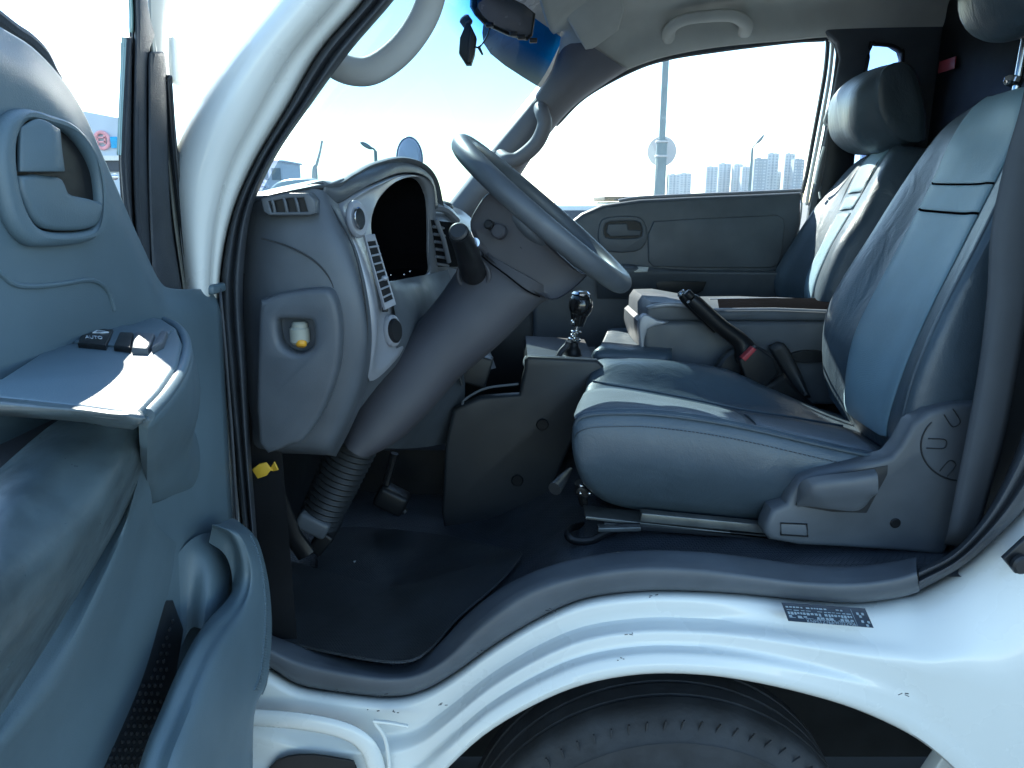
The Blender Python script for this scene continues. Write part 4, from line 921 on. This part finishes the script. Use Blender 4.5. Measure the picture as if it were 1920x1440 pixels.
# ================================================================ FAR SIDE OF THE CAB
# windscreen
gw = [[W(478,380,1.09), Vector((-.49,1.4,1.46)), Vector((-.49,1.75,1.46)), W(838,400,2.27)],
      [W(590,185,1.09), Vector((-.345,1.4,1.64)), Vector((-.335,1.75,1.64)), W(945,240,2.27)],
      [W(735,-20,1.09), Vector((-.15,1.4,1.82)), Vector((-.13,1.75,1.82)), W(1015,150,2.26)],
      [W(830,-160,1.09), Vector((-.03,1.4,1.925)), Vector((0,1.75,1.93)), W(1056,72,2.25)]]
ws = part('windscreen', MB().net(gw, 6, 6), M_wind, T)
# far front pillar trim
L_ = [(1070,60),(1050,92),(1030,142),(985,203),(930,270),(880,335),(833,395),(790,455)]
R_ = [(1175,130),(1140,152),(1088,188),(1048,228),(1000,290),(962,345),(920,385),(875,440)]
rows = []
for a, b in zip(L_, R_):
    rows.append([W(a[0]+(b[0]-a[0])*s, a[1]+(b[1]-a[1])*s, Y) for s, Y in ((-.02,2.34),(0,2.27),(.1,2.235),(.5,2.225),(.9,2.26),(1,2.30),(1.02,2.34))])
fp = part('far_pillar_trim', MB().net(rows, 5, 4), M_apil, T)
part('grab_handle', MB().tube(spl([W(1013,203,2.24), W(1017,213,2.18), W(1021,235,2.17), W(1005,270,2.17), W(972,298,2.17), W(950,300,2.18), W(940,292,2.24)], 7), .021, 14), M_apil, T, label='pillar grab handle beside the steering wheel')
mb = MB().ball(W(1014,206,2.24), (.028,.014,.034), 14, 10).ball(W(943,293,2.24), (.034,.014,.024), 14, 10); loose('handle_foot', mb, M_apil, fp)
# near grab loop at top left
part('grab_handle', MB().tube(spl([W(596,92,1.09), W(622,116,1.10), W(655,132,1.10), W(695,132,1.10), W(738,106,1.10), W(775,65,1.10), W(802,15,1.10), W(818,-50,1.10)], 6), .0185, 16, flat=((0,1,0),.8,1.05)), mat('beige_grey_handle', (.32,.33,.33), .6, .06, 8, .3, 900), T, label='beige grey grab handle on the near front pillar')
# roof lining and header
def prow(pts): return [W(*p) for p in pts]
rf = [prow([(1048,100,2.26),(1090,150,2.30),(1130,152,2.31),(1180,127,2.315),(1250,104,2.32),(1350,86,2.325),(1480,74,2.33),(1545,68,2.33),(1650,64,2.33),(1900,60,2.33)]),
      prow([(1050,78,2.24),(1088,112,2.27),(1130,125,2.28),(1180,104,2.29),(1250,84,2.30),(1350,66,2.305),(1480,54,2.31),(1545,48,2.31),(1650,44,2.31),(1900,40,2.31)]),
      prow([(1052,50,2.2),(1085,70,2.22),(1130,70,2.23),(1180,50,2.25),(1250,30,2.26),(1350,12,2.27),(1480,0,2.28),(1545,-5,2.28),(1650,-8,2.28),(1900,-10,2.28)]),
      [Vector((x, 2.1, z)) for x, z in ((.10,1.94),(.17,1.99),(.24,2.02),(.34,2.04),(.45,2.05),(.6,2.055),(.8,2.055),(.95,2.05),(1.1,2.04),(1.5,2.0))],
      [Vector((x, 1.6, z+.01)) for x, z in ((.04,1.94),(.10,1.99),(.18,2.03),(.3,2.05),(.45,2.06),(.6,2.065),(.8,2.065),(.95,2.06),(1.1,2.05),(1.5,2.0))],
      [Vector((x, 1.12, z-.02)) for x, z in ((.0,1.94),(.06,1.99),(.16,2.02),(.3,2.04),(.45,2.05),(.6,2.055),(.8,2.055),(.95,2.05),(1.1,2.04),(1.5,2.0))],
      [Vector((x, 1.02, z)) for x, z in ((-.02,1.88),(.04,1.9),(.16,1.9),(.3,1.9),(.45,1.9),(.6,1.9),(.8,1.9),(.95,1.9),(1.1,1.88),(1.5,1.8))]]
part('headliner', MB().net(rf, 5, 5), M_lining, T, solid=.012, off=0)
# outer roof skin (keeps the sun out)
rows = [[Vector((x, y, z)) for x, z in ((-.06,1.90),(.05,2.0),(.25,2.09),(.6,2.11),(1.0,2.11),(1.6,2.08))] for y in (.98, 1.2, 1.7, 2.2, 2.42)]
for i, r in enumerate(rows):
    if i in (0, 4):
        for p in r: p.z -= .10
        r[0].x = .16; r[1].x = .18
part('roof', MB().net(rows, 4, 4), M_white, T)
part('sun_visor', MB().plate([W(1045,-30,2.0), W(1178,-20,2.0), W(1176,30,2.12), W(1160,58,2.18), W(1112,92,2.2), W(1096,90,2.2), W(1065,40,2.1)], (.3,-.6,-.75), .02, .007), M_lining, T)
mb = MB().tube(spl([W(1252,75,2.30), W(1258,52,2.25), W(1285,36,2.23), W(1330,30,2.23), W(1375,30,2.23), W(1398,44,2.25), W(1396,62,2.30)], 6), .018, 12, flat=((0,1,0),.8,1.1))
part('grab_handle', mb, M_lining, T, label='pale ceiling grab handle above the far window')
# rear-view mirror
mo = [(888,-40),(889,12),(900,28),(920,46),(975,68),(1012,76),(1022,68),(1026,24),(1000,6),(960,-10)]
rv = part('rear_view_mirror', MB().plate([W(x, y, 1.62) for x, y in mo], (.35,-1,-.2), .03, .008, smooth=0), M_black, T)
ctr = W(958,18,1.615)
part('mirror_glass', MB().plate([W(958,18,1.612)+(W(x, y, 1.612)-W(958,18,1.612))*.87 for x, y in mo], (.35,-1,-.2), .003, .001), mat('mirror_face', (.045,.055,.07), .25, .1, 4), rv)
mb = MB()
for x, y in ((918,47),(963,64),(978,70),(1000,76)): mb.box(W(x, y, 1.63), (.016,.016,.008), None, .002)
loose('mirror_tab', mb, M_black, rv)
part('mirror_stem', MB().tube([W(950,0,1.66), W(985,-60,1.75)], .01, 10), M_black, rv)
# far door
do = [(1035,445),(1060,425),(1092,400),(1130,384),(1200,374),(1300,369),(1400,365),(1503,360),(1503,420),(1485,485),(1470,560),(1470,760),(1000,760),(1000,500)]
fd = part('passenger_door', MB().plate([W(x, y, 2.30) for x, y in do], (0,-1,0), .05, .014), M_plast, T)
part('belt_rubber', MB().tube(spl([W(x, y, 2.33) for x, y in [(1160,377),(1200,371),(1300,366),(1400,362),(1503,357)]], 5), .006, 8), M_silver, fd)
part('door_insert', MB().plate([W(x, y, 2.292) for x, y in [(1226,415),(1300,410),(1400,406),(1458,403),(1470,410),(1472,425),(1466,480),(1458,498),(1445,502),(1300,502),(1225,500),(1216,490),(1215,440)]], (0,-1,0), .012, .004), M_plast, fd)
hb2 = part('inner_handle', MB().plate([W(x, y, 2.293) for x, y in [(1124,420),(1140,407),(1190,405),(1208,415),(1215,440),(1208,460),(1190,472),(1140,472),(1122,455)]], (0,-1,0), .012, .004, [[W(x, y, 2.293) for x, y in [(1134,424),(1145,416),(1192,415),(1203,424),(1204,438),(1196,446),(1144,447),(1133,440)]]], smooth=2), M_plast, fd)
part('handle_recess', MB().plate([W(x, y, 2.2985) for x, y in [(1130,412),(1206,412),(1206,450),(1130,450)]], (0,-1,0), .002), M_black, fd)
part('handle_paddle', MB().plate([W(x, y, 2.293) for x, y in [(1140,420),(1176,419),(1178,431),(1203,432),(1200,442),(1145,444),(1137,436)]], (0,-1,0), .010, .003), M_plast, fd)
mb = MB().net([prow([(1120,500,2.30),(1170,495,2.30),(1215,500,2.30),(1300,506,2.30),(1470,508,2.30)]), prow([(1120,502,2.25),(1170,498,2.22),(1216,503,2.24),(1300,509,2.25),(1470,511,2.25)]), prow([(1120,515,2.24),(1170,518,2.21),(1212,520,2.23),(1300,520,2.25),(1470,522,2.25)]), prow([(1120,560,2.29),(1170,560,2.29),(1215,560,2.28),(1300,560,2.28),(1470,560,2.28)])], 4, 4)
part('door_armrest', mb, M_plast, fd)
part('armrest_switch', MB().plate([W(1180,499,2.235), W(1216,503,2.235), W(1212,520,2.225), W(1170,518,2.22)], (0,-.6,1), .004, .001), M_lining, fd)
part('pull_pocket', MB().plate([W(x, y, 2.245) for x, y in [(1230,527),(1325,528),(1318,545),(1300,555),(1250,554),(1233,545)]], (0,-1,0), .004, .001), M_black, fd)
# far window frame and glass
wg = [(1035,450),(1060,215),(1100,170),(1180,125),(1300,92),(1500,72),(1555,76),(1500,365),(1300,372),(1150,380)]
part('passenger_window', MB().plate([W(x, y, 2.37) for x, y in wg], (0,-1,0), .004), M_glass, fd)
for nm, xs, m_, Y in (('frame_rubber',((1546,72),(1552,78),(1548,130),(1538,190),(1525,260),(1512,330),(1500,375)),M_seal,2.355),('frame_face',((1556,74),(1561,85),(1556,140),(1546,200),(1533,270),(1521,330),(1512,385)),M_white,2.34),('door_seal',((1566,70),(1572,85),(1567,140),(1557,205),(1545,270),(1533,330),(1521,400)),M_seal,2.325)):
    part(nm, MB().tube(spl([W(x, y, Y) for x, y in xs], 5), .0058 if m_ is M_white else .007, 8), m_, fd)
part('frame_face', MB().tube(spl([W(x, y, 2.33) for x, y in [(1504,362),(1502,400),(1494,450),(1484,500)]], 5), .003, 6), M_white, fd)
part('frame_rubber', MB().tube(spl([W(x, y, 2.34) for x, y in [(1040,232),(1095,178),(1180,130),(1250,106),(1350,90),(1480,74),(1546,70)]], 6), .012, 8), M_seal, fd)
# rear side trim with quarter window, back wall
ro = [(1560,18),(1600,14),(1780,6),(1790,6),(1790,900),(1470,900),(1500,560),(1518,400),(1550,250),(1575,110),(1570,80),(1548,60),(1545,35)]
qh = [(1632,88),(1640,83),(1672,86),(1688,96),(1692,110),(1680,250),(1660,330),(1600,330),(1612,200)]
W2 = lambda x, y: W(x, y, 2.31)
rt = part('rear_side_trim', MB().plate([W2(x, y) for x, y in ro], (0,-1,0), .03, .008, [[W2(x, y) for x, y in qh]], smooth=0), M_plast, T)
part('quarter_window', MB().plate([W(x, y, 2.335) for x, y in [(1600,70),(1710,70),(1700,350),(1570,350)]], (0,-1,0), .004), glassmat('quarter_glass', (.62,.72,.93)), T)
part('quarter_rim', MB().tube(spl([W(x, y, 2.306) for x, y in qh], 4, True), .006, 8, True), M_dark, rt)
part('back_wall', MB().grid([[Vector((1.25+.02*(z < 1), y, z)) for y in (1.02, 1.4, 1.8, 2.33)] for z in (.9, 1.2, 1.6, 2.06)]), M_dark, T, solid=.01)
part('warning_label', MB().box(WX(1776,122,1.238), (.004,.08,.032), None, .001), M_red, T)
# passenger belt hardware on the far pillar
mb = MB().plate([W(x, y, 2.28) for x, y in [(1556,198),(1598,196),(1602,230),(1560,234)]], (0,-1,0), .02, .005)
part('belt_guide', mb, M_dark, rt)
rows = [prow([(1552,235,2.27),(1575,235,2.262),(1604,235,2.27)]), prow([(1548,300,2.27),(1570,300,2.262),(1600,300,2.27)]), prow([(1530,385,2.26),(1550,388,2.252),(1585,390,2.26)])]
part('passenger_belt', MB().net(rows, 4, 4), M_dark, T, solid=.0015)
mb = MB().tube(spl([W(1556,198,2.26), W(1550,215,2.26), W(1546,228,2.26), W(1549,236,2.26)], 4), .005, 8); mb.tube([W(1536,360,2.25), W(1538,372,2.24)], .003, 6); mb.tube(spl([W(1545,275,2.27), W(1535,310,2.27), W(1528,345,2.27)], 4), .004, 8)
loose('guide_hook', mb, M_white, rt)
# passenger seat
def pr(*a): return [W(*p) for p in a]
PB = [pr((1580,600,2.28),(1462,560,2.26),(1475,570,2.2),(1510,580,2.1),(1530,590,1.98),(1545,600,1.90),(1640,620,1.88),(1680,620,2.05)),
      pr((1570,540,2.29),(1456,515,2.27),(1480,520,2.2),(1512,525,2.1),(1528,540,1.98),(1550,550,1.89),(1660,560,1.87),(1690,560,2.05)),
      pr((1580,470,2.29),(1484,462,2.27),(1510,462,2.2),(1540,462,2.1),(1556,468,1.98),(1578,470,1.89),(1690,470,1.87),(1710,470,2.05)),
      pr((1600,400,2.29),(1524,398,2.27),(1548,396,2.2),(1575,395,2.1),(1600,392,1.98),(1628,392,1.89),(1725,400,1.87),(1740,400,2.05)),
      pr((1640,330,2.28),(1565,348,2.25),(1590,330,2.2),(1612,320,2.1),(1645,315,1.98),(1665,315,1.90),(1750,330,1.88),(1760,330,2.05)),
      pr((1670,290,2.24),(1606,305,2.22),(1622,295,2.18),(1640,285,2.1),(1672,275,1.99),(1690,277,1.93),(1760,290,1.92),(1765,290,2.05)),
      pr((1690,280,2.16),(1640,288,2.16),(1650,282,2.14),(1668,274,2.1),(1685,270,2.02),(1700,272,1.98),(1745,280,1.98),(1750,280,2.05))]
ps = part('passenger_seat', MB().net(PB, 5, 5, False, True, True), M_leather, T)
for a_, b_ in ((.4, 2.9), (3.0, 3.35), (3.45, 5.6)):
    part('seat_insert', MB().sub(PB, 10, 5, a_, b_, 3, 4.1, .005, toward=Vector((-2,1.8,2))), M_fabric, ps, solid=.002, off=0)
mb = MB().tube(spl([W(*p)+Vector((-.006,0,.002)) for p in [(1514,566,2.1),(1520,525,2.1),(1545,462,2.1),(1574,402,2.12),(1600,340,2.13),(1632,292,2.13)]], 6), .004, 8)
mb.tube(spl([W(*p)+Vector((-.004,0,.002)) for p in [(1524,566,1.99),(1534,540,1.98),(1562,468,1.98),(1606,394,1.98),(1640,322,1.99),(1680,275,2.0)]], 6), .005, 8)
part('piping', mb, M_leather, ps)
mb = MB().net([pr((1200,640,2.25),(1300,620,2.27),(1480,600,2.28)), pr((1200,640,1.95),(1300,640,1.95),(1500,640,1.95)), pr((1200,700,1.9),(1300,700,1.9),(1500,700,1.9))], 4, 4)
part('passenger_cushion', mb, M_leather, ps, solid=.05)
# passenger headrest: faceted cushion, light front, dark side
side = [(1657,132),(1680,119),(1705,125),(1722,160),(1732,215),(1731,256),(1712,266),(1682,256),(1656,226),(1646,190),(1648,156)]
full = [(1640,132),(1690,117),(1714,130),(1726,165),(1734,215),(1732,262),(1700,276),(1648,284),(1612,262),(1598,228),(1603,172)]
def hr_ring(pts, Y, k, Y0):
    q = [W(x, y, Y0) for x, y in pts]; c = sum(q, Vector())/len(q); return [c+(p-c)*k+Vector((0, Y-Y0, 0)) for p in q]
rows = [hr_ring(side, 1.938, .03, 1.94), hr_ring(side, 1.936, .7, 1.94), hr_ring(side, 1.942, .98, 1.94), hr_ring(side, 1.95, 1.03, 1.95), hr_ring(full, 2.00, 1.0, 2.0), hr_ring(full, 2.10, 1.03, 2.04), hr_ring(full, 2.20, 1.0, 2.06), hr_ring(full, 2.26, .85, 2.08), hr_ring(full, 2.28, .3, 2.08)]
phr = part('headrest', MB().net(rows, 4, 4, False, True, True), M_leather, ps)
mb = MB().tube([W(1672,262,2.05), W(1682,290,2.05)], .007, 10).tube([W(1690,262,1.98), W(1700,290,1.98)], .007, 10); loose('headrest_post', mb, M_chrome, ps)

# ================================================================ OUTSIDE PARTS OF THE TRUCK
# far door mirror (oval back) and wiper
mr = part('side_mirror', MB().disc(W(768,298,2.6), (-.35,-1,.05), .042, .02, 32, .004, ry=.068, up=(1,0,0)), mat('mirror_back', (.72,.76,.92), .4, .05, 3), T)
part('mirror_rim', MB().tube([W(768,298,2.585)+Vector((cos(a)*.043, 0, sin(a)*.070)) for a in [2*pi*k/32 for k in range(32)]], .003, 8, True), mat('mirror_rim_grey', (.30,.33,.45), .4), mr)
part('mirror_arm', MB().tube([W(790,340,2.55), W(812,380,2.5)], .012, 10), M_seal, mr)
wp = part('wiper_arm', MB().tube(spl([Vector((-.56,1.1,1.44)), Vector((-.55,1.3,1.47)), Vector((-.54,1.6,1.485))], 5), .006, 8), M_black, T)

# dash camera hanging on the windscreen, with its cable
dc = thing('dash_camera', W(876,80,1.66), 'small black dash camera box stuck to the windscreen below the mirror', 'camera')
part('camera_body', MB().plate([W(x, y, 1.655) for x, y in [(874,42),(881,43),(893,68),(889,100),(883,119),(873,119),(860,99),(862,70)]], (0,-1,0), .035, .004), M_black, dc)
part('camera_face', MB().plate([W(x, y, 1.652) for x, y in [(884,50),(892,68),(888,100),(882,117),(877,117),(880,80)]], (.3,-1,0), .004, .001), M_dark, dc)
part('camera_mount', MB().disc(W(874,40,1.67), (-.6,0,.8), .012, .02, 20, .003), M_pillar, dc)
part('camera_cable', MB().tube(spl([W(891,88,1.66), W(899,88,1.66), W(912,70,1.66), W(919,50,1.66)], 6), .0018, 6).tube([W(897,87,1.66), W(905,103,1.66)], [.0035,.002], 6), M_black, dc)
# rubber floor mat
mo_ = [(520,1196),(560,1212),(640,1230),(720,1243),(775,1240),(815,1212),(860,1160),(930,1100),(975,1050),(972,1035),(900,1020),(800,1000),(640,990),(600,1035),(590,1080),(560,1080),(520,1050)]
mt_b = [WZ(x, y, .805) if x < 800 else WZ(x, y, .805+(x-800)/175*.06) for x, y in mo_]
fm = thing('floor_mat', (-.1,1.2,.8), 'worn black rubber mat with a fine grid lying in the driver footwell', 'floor mat')
c = sum(mt_b, Vector())/len(mt_b)
lp_ = [mt_b, [p.lerp(c, .015)+Vector((0,0,.003)) for p in mt_b], [p.lerp(c, .05)+Vector((0,0,.003)) for p in mt_b], [p.lerp(c, .4)+Vector((0,0,.001)) for p in mt_b], [p.lerp(c, .9995) for p in mt_b]]
part('mat_sheet', MB().net(lp_, 3, 3, False, True), M_mat, fm)
pb = tag(part('paper_scrap', MB().box(WZ(668,1053,.812), (.010,.008,.001), Matrix.Rotation(.4,3,'Z')), mat('paper_grey', (.4,.42,.42), .8)), 'tiny pale scrap of paper on the black floor mat', 'paper scrap')

# ================================================================ BACKGROUND
def wpt(x, y, Y): return W(x, y, Y)
# apartment towers
tw = [ # x0,x1,top,Y,label,mat
 (1250,1272,327,420,'low pale tower just right of the sign pole','a'),(1270,1293,325,430,'low pale tower at the right end of the small pair','a'),
 (1319,1341,313,400,'leftmost tower of the middle cluster, with a flat top','a'),(1341,1365,307,410,'middle cluster tower with a raised centre block','a'),(1370,1388,308,405,'slim stepped tower near the right of the middle cluster','a'),(1386,1402,313,395,'rightmost low tower of the middle cluster','a'),
 (1406,1431,298,330,'blue grey tower directly behind the slim street lamp','b'),(1430,1452,288,340,'tallest tower, right of the slim street lamp','a'),(1463,1482,289,340,'tall narrow tower left of the notched one','a'),(1480,1500,299,330,'notched tower beside the window frame','b'),(1452,1464,322,345,'low block between the two tallest towers','a')]
def tower(x0, x1, top, Y, label, kind, grp):
    Y *= 2.7
    a = wpt(x0, 370, Y); b = wpt(x1, 370, Y); t = wpt((x0+x1)/2, top, Y); w = b.x-a.x; h = t.z; cx = (a.x+b.x)/2; D = w*.8
    th = thing('apartment_tower', (cx, Y, 0), label, 'apartment tower', grp)
    mb = MB().box((cx, Y, h/2), (w*.96, D, h))
    mb.box((cx-w*.1, Y, h+h*.012), (w*.3, D*.5, h*.03)); mb.box((cx+w*.28, Y, h+h*.006), (w*.15, D*.3, h*.015))
    part('tower_block', mb, M_bldg if kind == 'a' else M_bldg2, th, flat=True)
    mb = MB(); nb = max(3, int(w/6)); nf = max(8, int(h/3.2))
    for i in range(nb):
        x = cx-w*.44+w*.88*(i+.5)/nb
        for f in range(1, nf): mb.box((x, Y-D/2-.05, f*h/nf), (w*.5/nb, .2, h*.5/nf))
    part('windows', mb, M_bldg2 if kind == 'a' else M_bldg, th, flat=True)
    part('stair_band', MB().box((cx, Y-D/2-.2, h/2), (w*.06, .5, h*.98)), M_bldg2, th, flat=True)
for t in tw: tower(*t, 'apartment towers on the skyline')
for t in [(1606,1617,283,330,'tower seen through the quarter window, left one','b'),(1616,1627,288,340,'tower seen through the quarter window, right one','b')]: tower(*t, 'apartment towers on the skyline')
# utility pole with bands, round sign
def hpole(name, base, top, r0, r1, m, th, n=16): return part(name, MB().tube([base, base.lerp(top,.5), top], [r0, (r0+r1)/2, r1], n), m, th)
Yp = 14
b_ = wpt(1236, 372, Yp); px_ = b_.x
up = thing('utility_pole', (px_, Yp, 0), 'tall grey pole with two pale bands and a round disc sign behind it', 'pole')
part('pole_lower', MB().tube([Vector((px_,Yp,0)), Vector((px_,Yp,wpt(1240,262,Yp).z))], [.115,.10], 20), M_pole, up)
part('pole_upper', MB().tube([Vector((px_,Yp,wpt(1240,262,Yp).z)), Vector((px_,Yp,9.5))], [.062,.055], 16), M_pole, up)
mb = MB(); 
for y in (266, 293): mb.disc((px_,Yp,wpt(1240,y,Yp).z), (0,0,1), .118, .035, 24, .004)
loose('pole_band', mb, M_sign, up)
rs = part('round_sign', MB().disc(wpt(1241,284,Yp+.4), (0,-1,0), .275, .02, 40, .004), M_sign, up)
part('thin_conduit', MB().tube([Vector((px_+.14,Yp,0)), Vector((px_+.14,Yp,wpt(1250,320,Yp).z))], .012, 8), M_pole, up)
# street lamps
def lamp(bx, Y, ptop, phead, label, grp='street lamps'):
    p = wpt(*ptop, Y); h = wpt(*phead, Y)
    th = thing('street_lamp', (p.x, Y, 0), label, 'street lamp', grp)
    part('pole', MB().tube([Vector((p.x,Y,0)), Vector((p.x,Y,p.z))], [.09,.05], 10), M_pole, th)
    d = Vector((h.x-p.x, 0, h.z-p.z))
    part('arm', MB().tube(spl([p, p+d*.4+Vector((0,0,d.length*.12)), h], 4), .03, 8), M_pole, th)
    part('lamp_head', MB().ball(h+d.normalized()*.1, (.22,.11,.07), 14, 8, Matrix.Rotation(-math.atan2(d.z, d.x) if d.x > 0 else math.atan2(d.z, -d.x), 3, 'Y')), M_pole, th)
lamp(0, 30, (1411,278), (1422,265), 'slim street lamp with its head turned right, in front of the blue grey tower')
lamp(0, 24, (704,283), (692,276), 'street lamp with its head turned left, seen over the instrument hood')
# flat roofed kiosk beyond the passenger door and parked van
kb = thing('parked_van', (1.2, 9, 0), 'pale van roof and glass showing between steering wheel and passenger door', 'van')
mb = MB().box((wpt(1075,400,9).x, 9, 1.25), (1.5,1.7,.44), None, .08); part('van_cabin', mb, M_white, kb)
part('van_glass', MB().box((wpt(1085,400,9).x, 8.14, 1.28), (1.1,.03,.26), None, .01), M_label, kb)
part('van_body', MB().box((wpt(1075,400,9).x, 9, .7), (2.6,1.75,.75), None, .1), M_white, kb)
mb = MB()
for dx in (-.8,.8): mb.disc((wpt(1075,400,9).x+dx, 8.12, .33), (0,1,0), .32, .2, 24, .03)
loose('wheel', mb, M_tyre, kb)
sh = thing('site_shed', (wpt(1190,378,16).x, 16, 0), 'low grey flat roofed shed left of the tall pole', 'shed')
part('shed_wall', MB().box((wpt(1190,378,16).x, 17, .75), (1.15,2,1.5), None, .01), M_pole, sh)
part('shed_roof', MB().box((wpt(1190,374,16).x, 17, 1.56), (1.3,2.2,.1), None, .02), M_seal, sh)
# building and pipes through the windscreen (left)
bb = thing('pale_building', (wpt(500,330,60).x, 60, 0), 'pale lavender block building seen at the lower left of the windscreen', 'building')
xa = wpt(440,330,60).x; xb = wpt(534,330,60).x; zt = wpt(520,304,60).z
M_lav = mat('lavender_wall', (.72,.75,.88), .8, .05, .2); M_lav2 = mat('lavender_roof', (.6,.63,.78), .8, .2, .5)
part('building_wall', MB().box(((xa+xb)/2, 62, zt/2), (xb-xa, 5, zt)), M_lav, bb, flat=True)
part('building_roof', MB().box(((xa+xb)/2, 62, zt+.05), (xb-xa+.3, 5.3, .12)), M_lav2, bb, flat=True)
mb = MB()
for i in range(4):
    for j in range(2): mb.box((xa+(xb-xa)*(i+.5)/4, 59.47, 1.4+j*2.2), (.7,.05,.9))
loose('window', mb, M_bldg2, bb, flat=True)
# hedge
hg = thing('hedge', (wpt(530,350,30).x, 30, 0), 'pale lavender hedge below the block building at the windscreen foot', 'hedge')
mb = MB(); random.seed(5)
hx0 = wpt(470,350,30).x; hx1 = wpt(560,350,30).x
for i in range(2600):
    s = random.random(); x = hx0+(hx1-hx0)*s; top_z = 2.3-.9*s+.25*sin(s*14)
    c = Vector((x+random.gauss(0,.1), 30+random.gauss(0,.6), random.uniform(0,1)**.6*top_z)); d = Vector((random.gauss(0,1),random.gauss(0,1),random.gauss(0,1))).normalized(); e = d.orthogonal().normalized(); k = random.uniform(.05,.12)
    mb.add([c-d*k, c+e*k*.5, c+d*k, c-e*k*.5], [(0,1,2,3)])
part('foliage', mb, mat('hedge_leaf', (.5,.52,.62), .8, .4, 2), hg, flat=True)
mb = MB()
for i in range(8):
    x = hx0+(hx1-hx0)*(i+.5)/8; mb.tube([(x,30,0),(x+.05,30,1.2)], [.04,.02], 6)
loose('stem', mb, M_dark, hg)
# leaning lamp mast
m0 = wpt(588,325,22); m1 = wpt(604,264,22)
lm = thing('leaning_mast', (m0.x, 22, 0), 'thin grey leaning mast above the white roof shape outside the windscreen', 'mast')
part('mast_pole', MB().tube(spl([Vector((m0.x,22,0)), wpt(590,330,22), wpt(594,308,22), wpt(600,285,22), m1], 4), [.12,.12,.11,.10,.09,.07,.05,.045,.04,.04,.035,.035,.03,.03,.03,.03,.03], 8), M_sign, lm)
pc = thing('parked_car', (wpt(570,345,21).x, 21, 0), 'white car roof at the foot of the leaning mast', 'car')
cx = wpt(566,345,21).x
rows = []
for yy in (20.2,20.4,21,21.6,21.8):
    k = 1-.15*abs(yy-21)
    rows.append([Vector((cx+x*k, yy, z*(1 if .3<abs(yy-20)<1.75 else .9))) for x, z in ((-2.2,.5),(-2.1,.95),(-1.2,1.05),(-.7,1.9),(0,2.1),(.8,2.0),(1.4,1.3),(2.2,1.1),(2.3,.5))])
part('car_body', MB().net(rows, 4, 4), M_white, pc)
mb = MB()
for dx in (-1.4,1.4): mb.disc((cx+dx,20.2,.33), (0,1,0), .33, .2, 24, .03)
loose('wheel', mb, M_tyre, pc)
# shop building seen through the door window
xL = wpt(120,300,30).x; xR = wpt(262,300,30).x
sb = thing('shop_building', ((xL+xR)/2, 30, 0), 'pale blue shop building with a red and blue sign, beyond the open door window', 'building')
za = wpt(150,207,30).z; zb = wpt(225,222,30).z; z0 = wpt(190,290,30).z
part('shop_wall', MB().plate([Vector((xL,30,0)), Vector((xR,30,0)), Vector((xR,30,zb-.1)), wpt(150,207,30), Vector((xL,30,za))], (0,-1,0), 4), M_shop, sb, flat=True)
part('shop_fascia', MB().box(((xL+xR)/2, 29.9, wpt(190,297,30).z), (xR-xL, .3, .18)), M_white, sb, flat=True)
part('shop_windows', MB().box(((xL+xR)/2, 29.93, wpt(190,312,30).z), (xR-xL, .1, .4)), M_label, sb, flat=True)
mb = MB()
c0 = wpt(191,263,29.9); s = .011*30
mb.tube([c0+Vector((cos(a)*.28,0,sin(a)*.30)) for a in [2*pi*k/24 for k in range(24)]], .07, 8, True)
mb.box(c0+Vector((-.16,-.02,.02)), (.06,.05,.34)); mb.box(c0+Vector((.13,-.02,.02)), (.06,.05,.34)); mb.box(c0+Vector((0,-.02,.1)), (.3,.05,.06)); mb.box(c0+Vector((0,-.02,-.06)), (.3,.05,.06)); mb.box(c0+Vector((-.28,-.02,.02)), (.22,.05,.06))
part('shop_sign', mb, mat('sign_red', (.75,.35,.38), .6), sb)
part('sign_panel', MB().box(wpt(214,267,29.85), (.26,.06,.42), None, .01), mat('sign_blue', (.02,.35,.65), .5), sb)
c2 = thing('parked_car', (wpt(213,330,20).x, 20, 0), 'bluish car glimpsed between door panel and window frame', 'car')
cx = wpt(200,330,20).x; cz = wpt(213,316,20).z
part('car_body', MB().box((cx, 20.5, .75), (3.2,1.6,.7), None, .15), M_white, c2)
part('car_cabin', MB().box((cx, 20.5, 1.3), (1.8,1.4,.55), None, .15), M_label, c2)
part('headlight', MB().ball((wpt(214,332,19.7).x, 19.7, wpt(214,332,19.7).z), (.12,.05,.08), 12, 8), M_chrome, c2)
mb = MB()
for dx in (-1.1,1.1): mb.disc((cx+dx,19.72,.33), (0,1,0), .33, .2, 24, .03)
loose('wheel', mb, M_tyre, c2)

# ================================================================ AIR
hz = part('haze', MB().box((0, 600, 48), (3400, 2100, 98)), M_asph, flat=True)
hm = bpy.data.materials.new('haze_air'); hm.use_nodes = True; hn = hm.node_tree; hn.nodes.clear()
ho = hn.nodes.new('ShaderNodeOutputMaterial'); hv = hn.nodes.new('ShaderNodeVolumePrincipled')
hv.inputs['Color'].default_value = (.82, .90, .97, 1); hv.inputs['Density'].default_value = HAZE; hv.inputs['Anisotropy'].default_value = .3
hn.links.new(hv.outputs[0], ho.inputs['Volume']); hz.data.materials.clear(); hz.data.materials.append(hm); tag(hz, kind='stuff')
SC.cycles.volume_bounces = 0
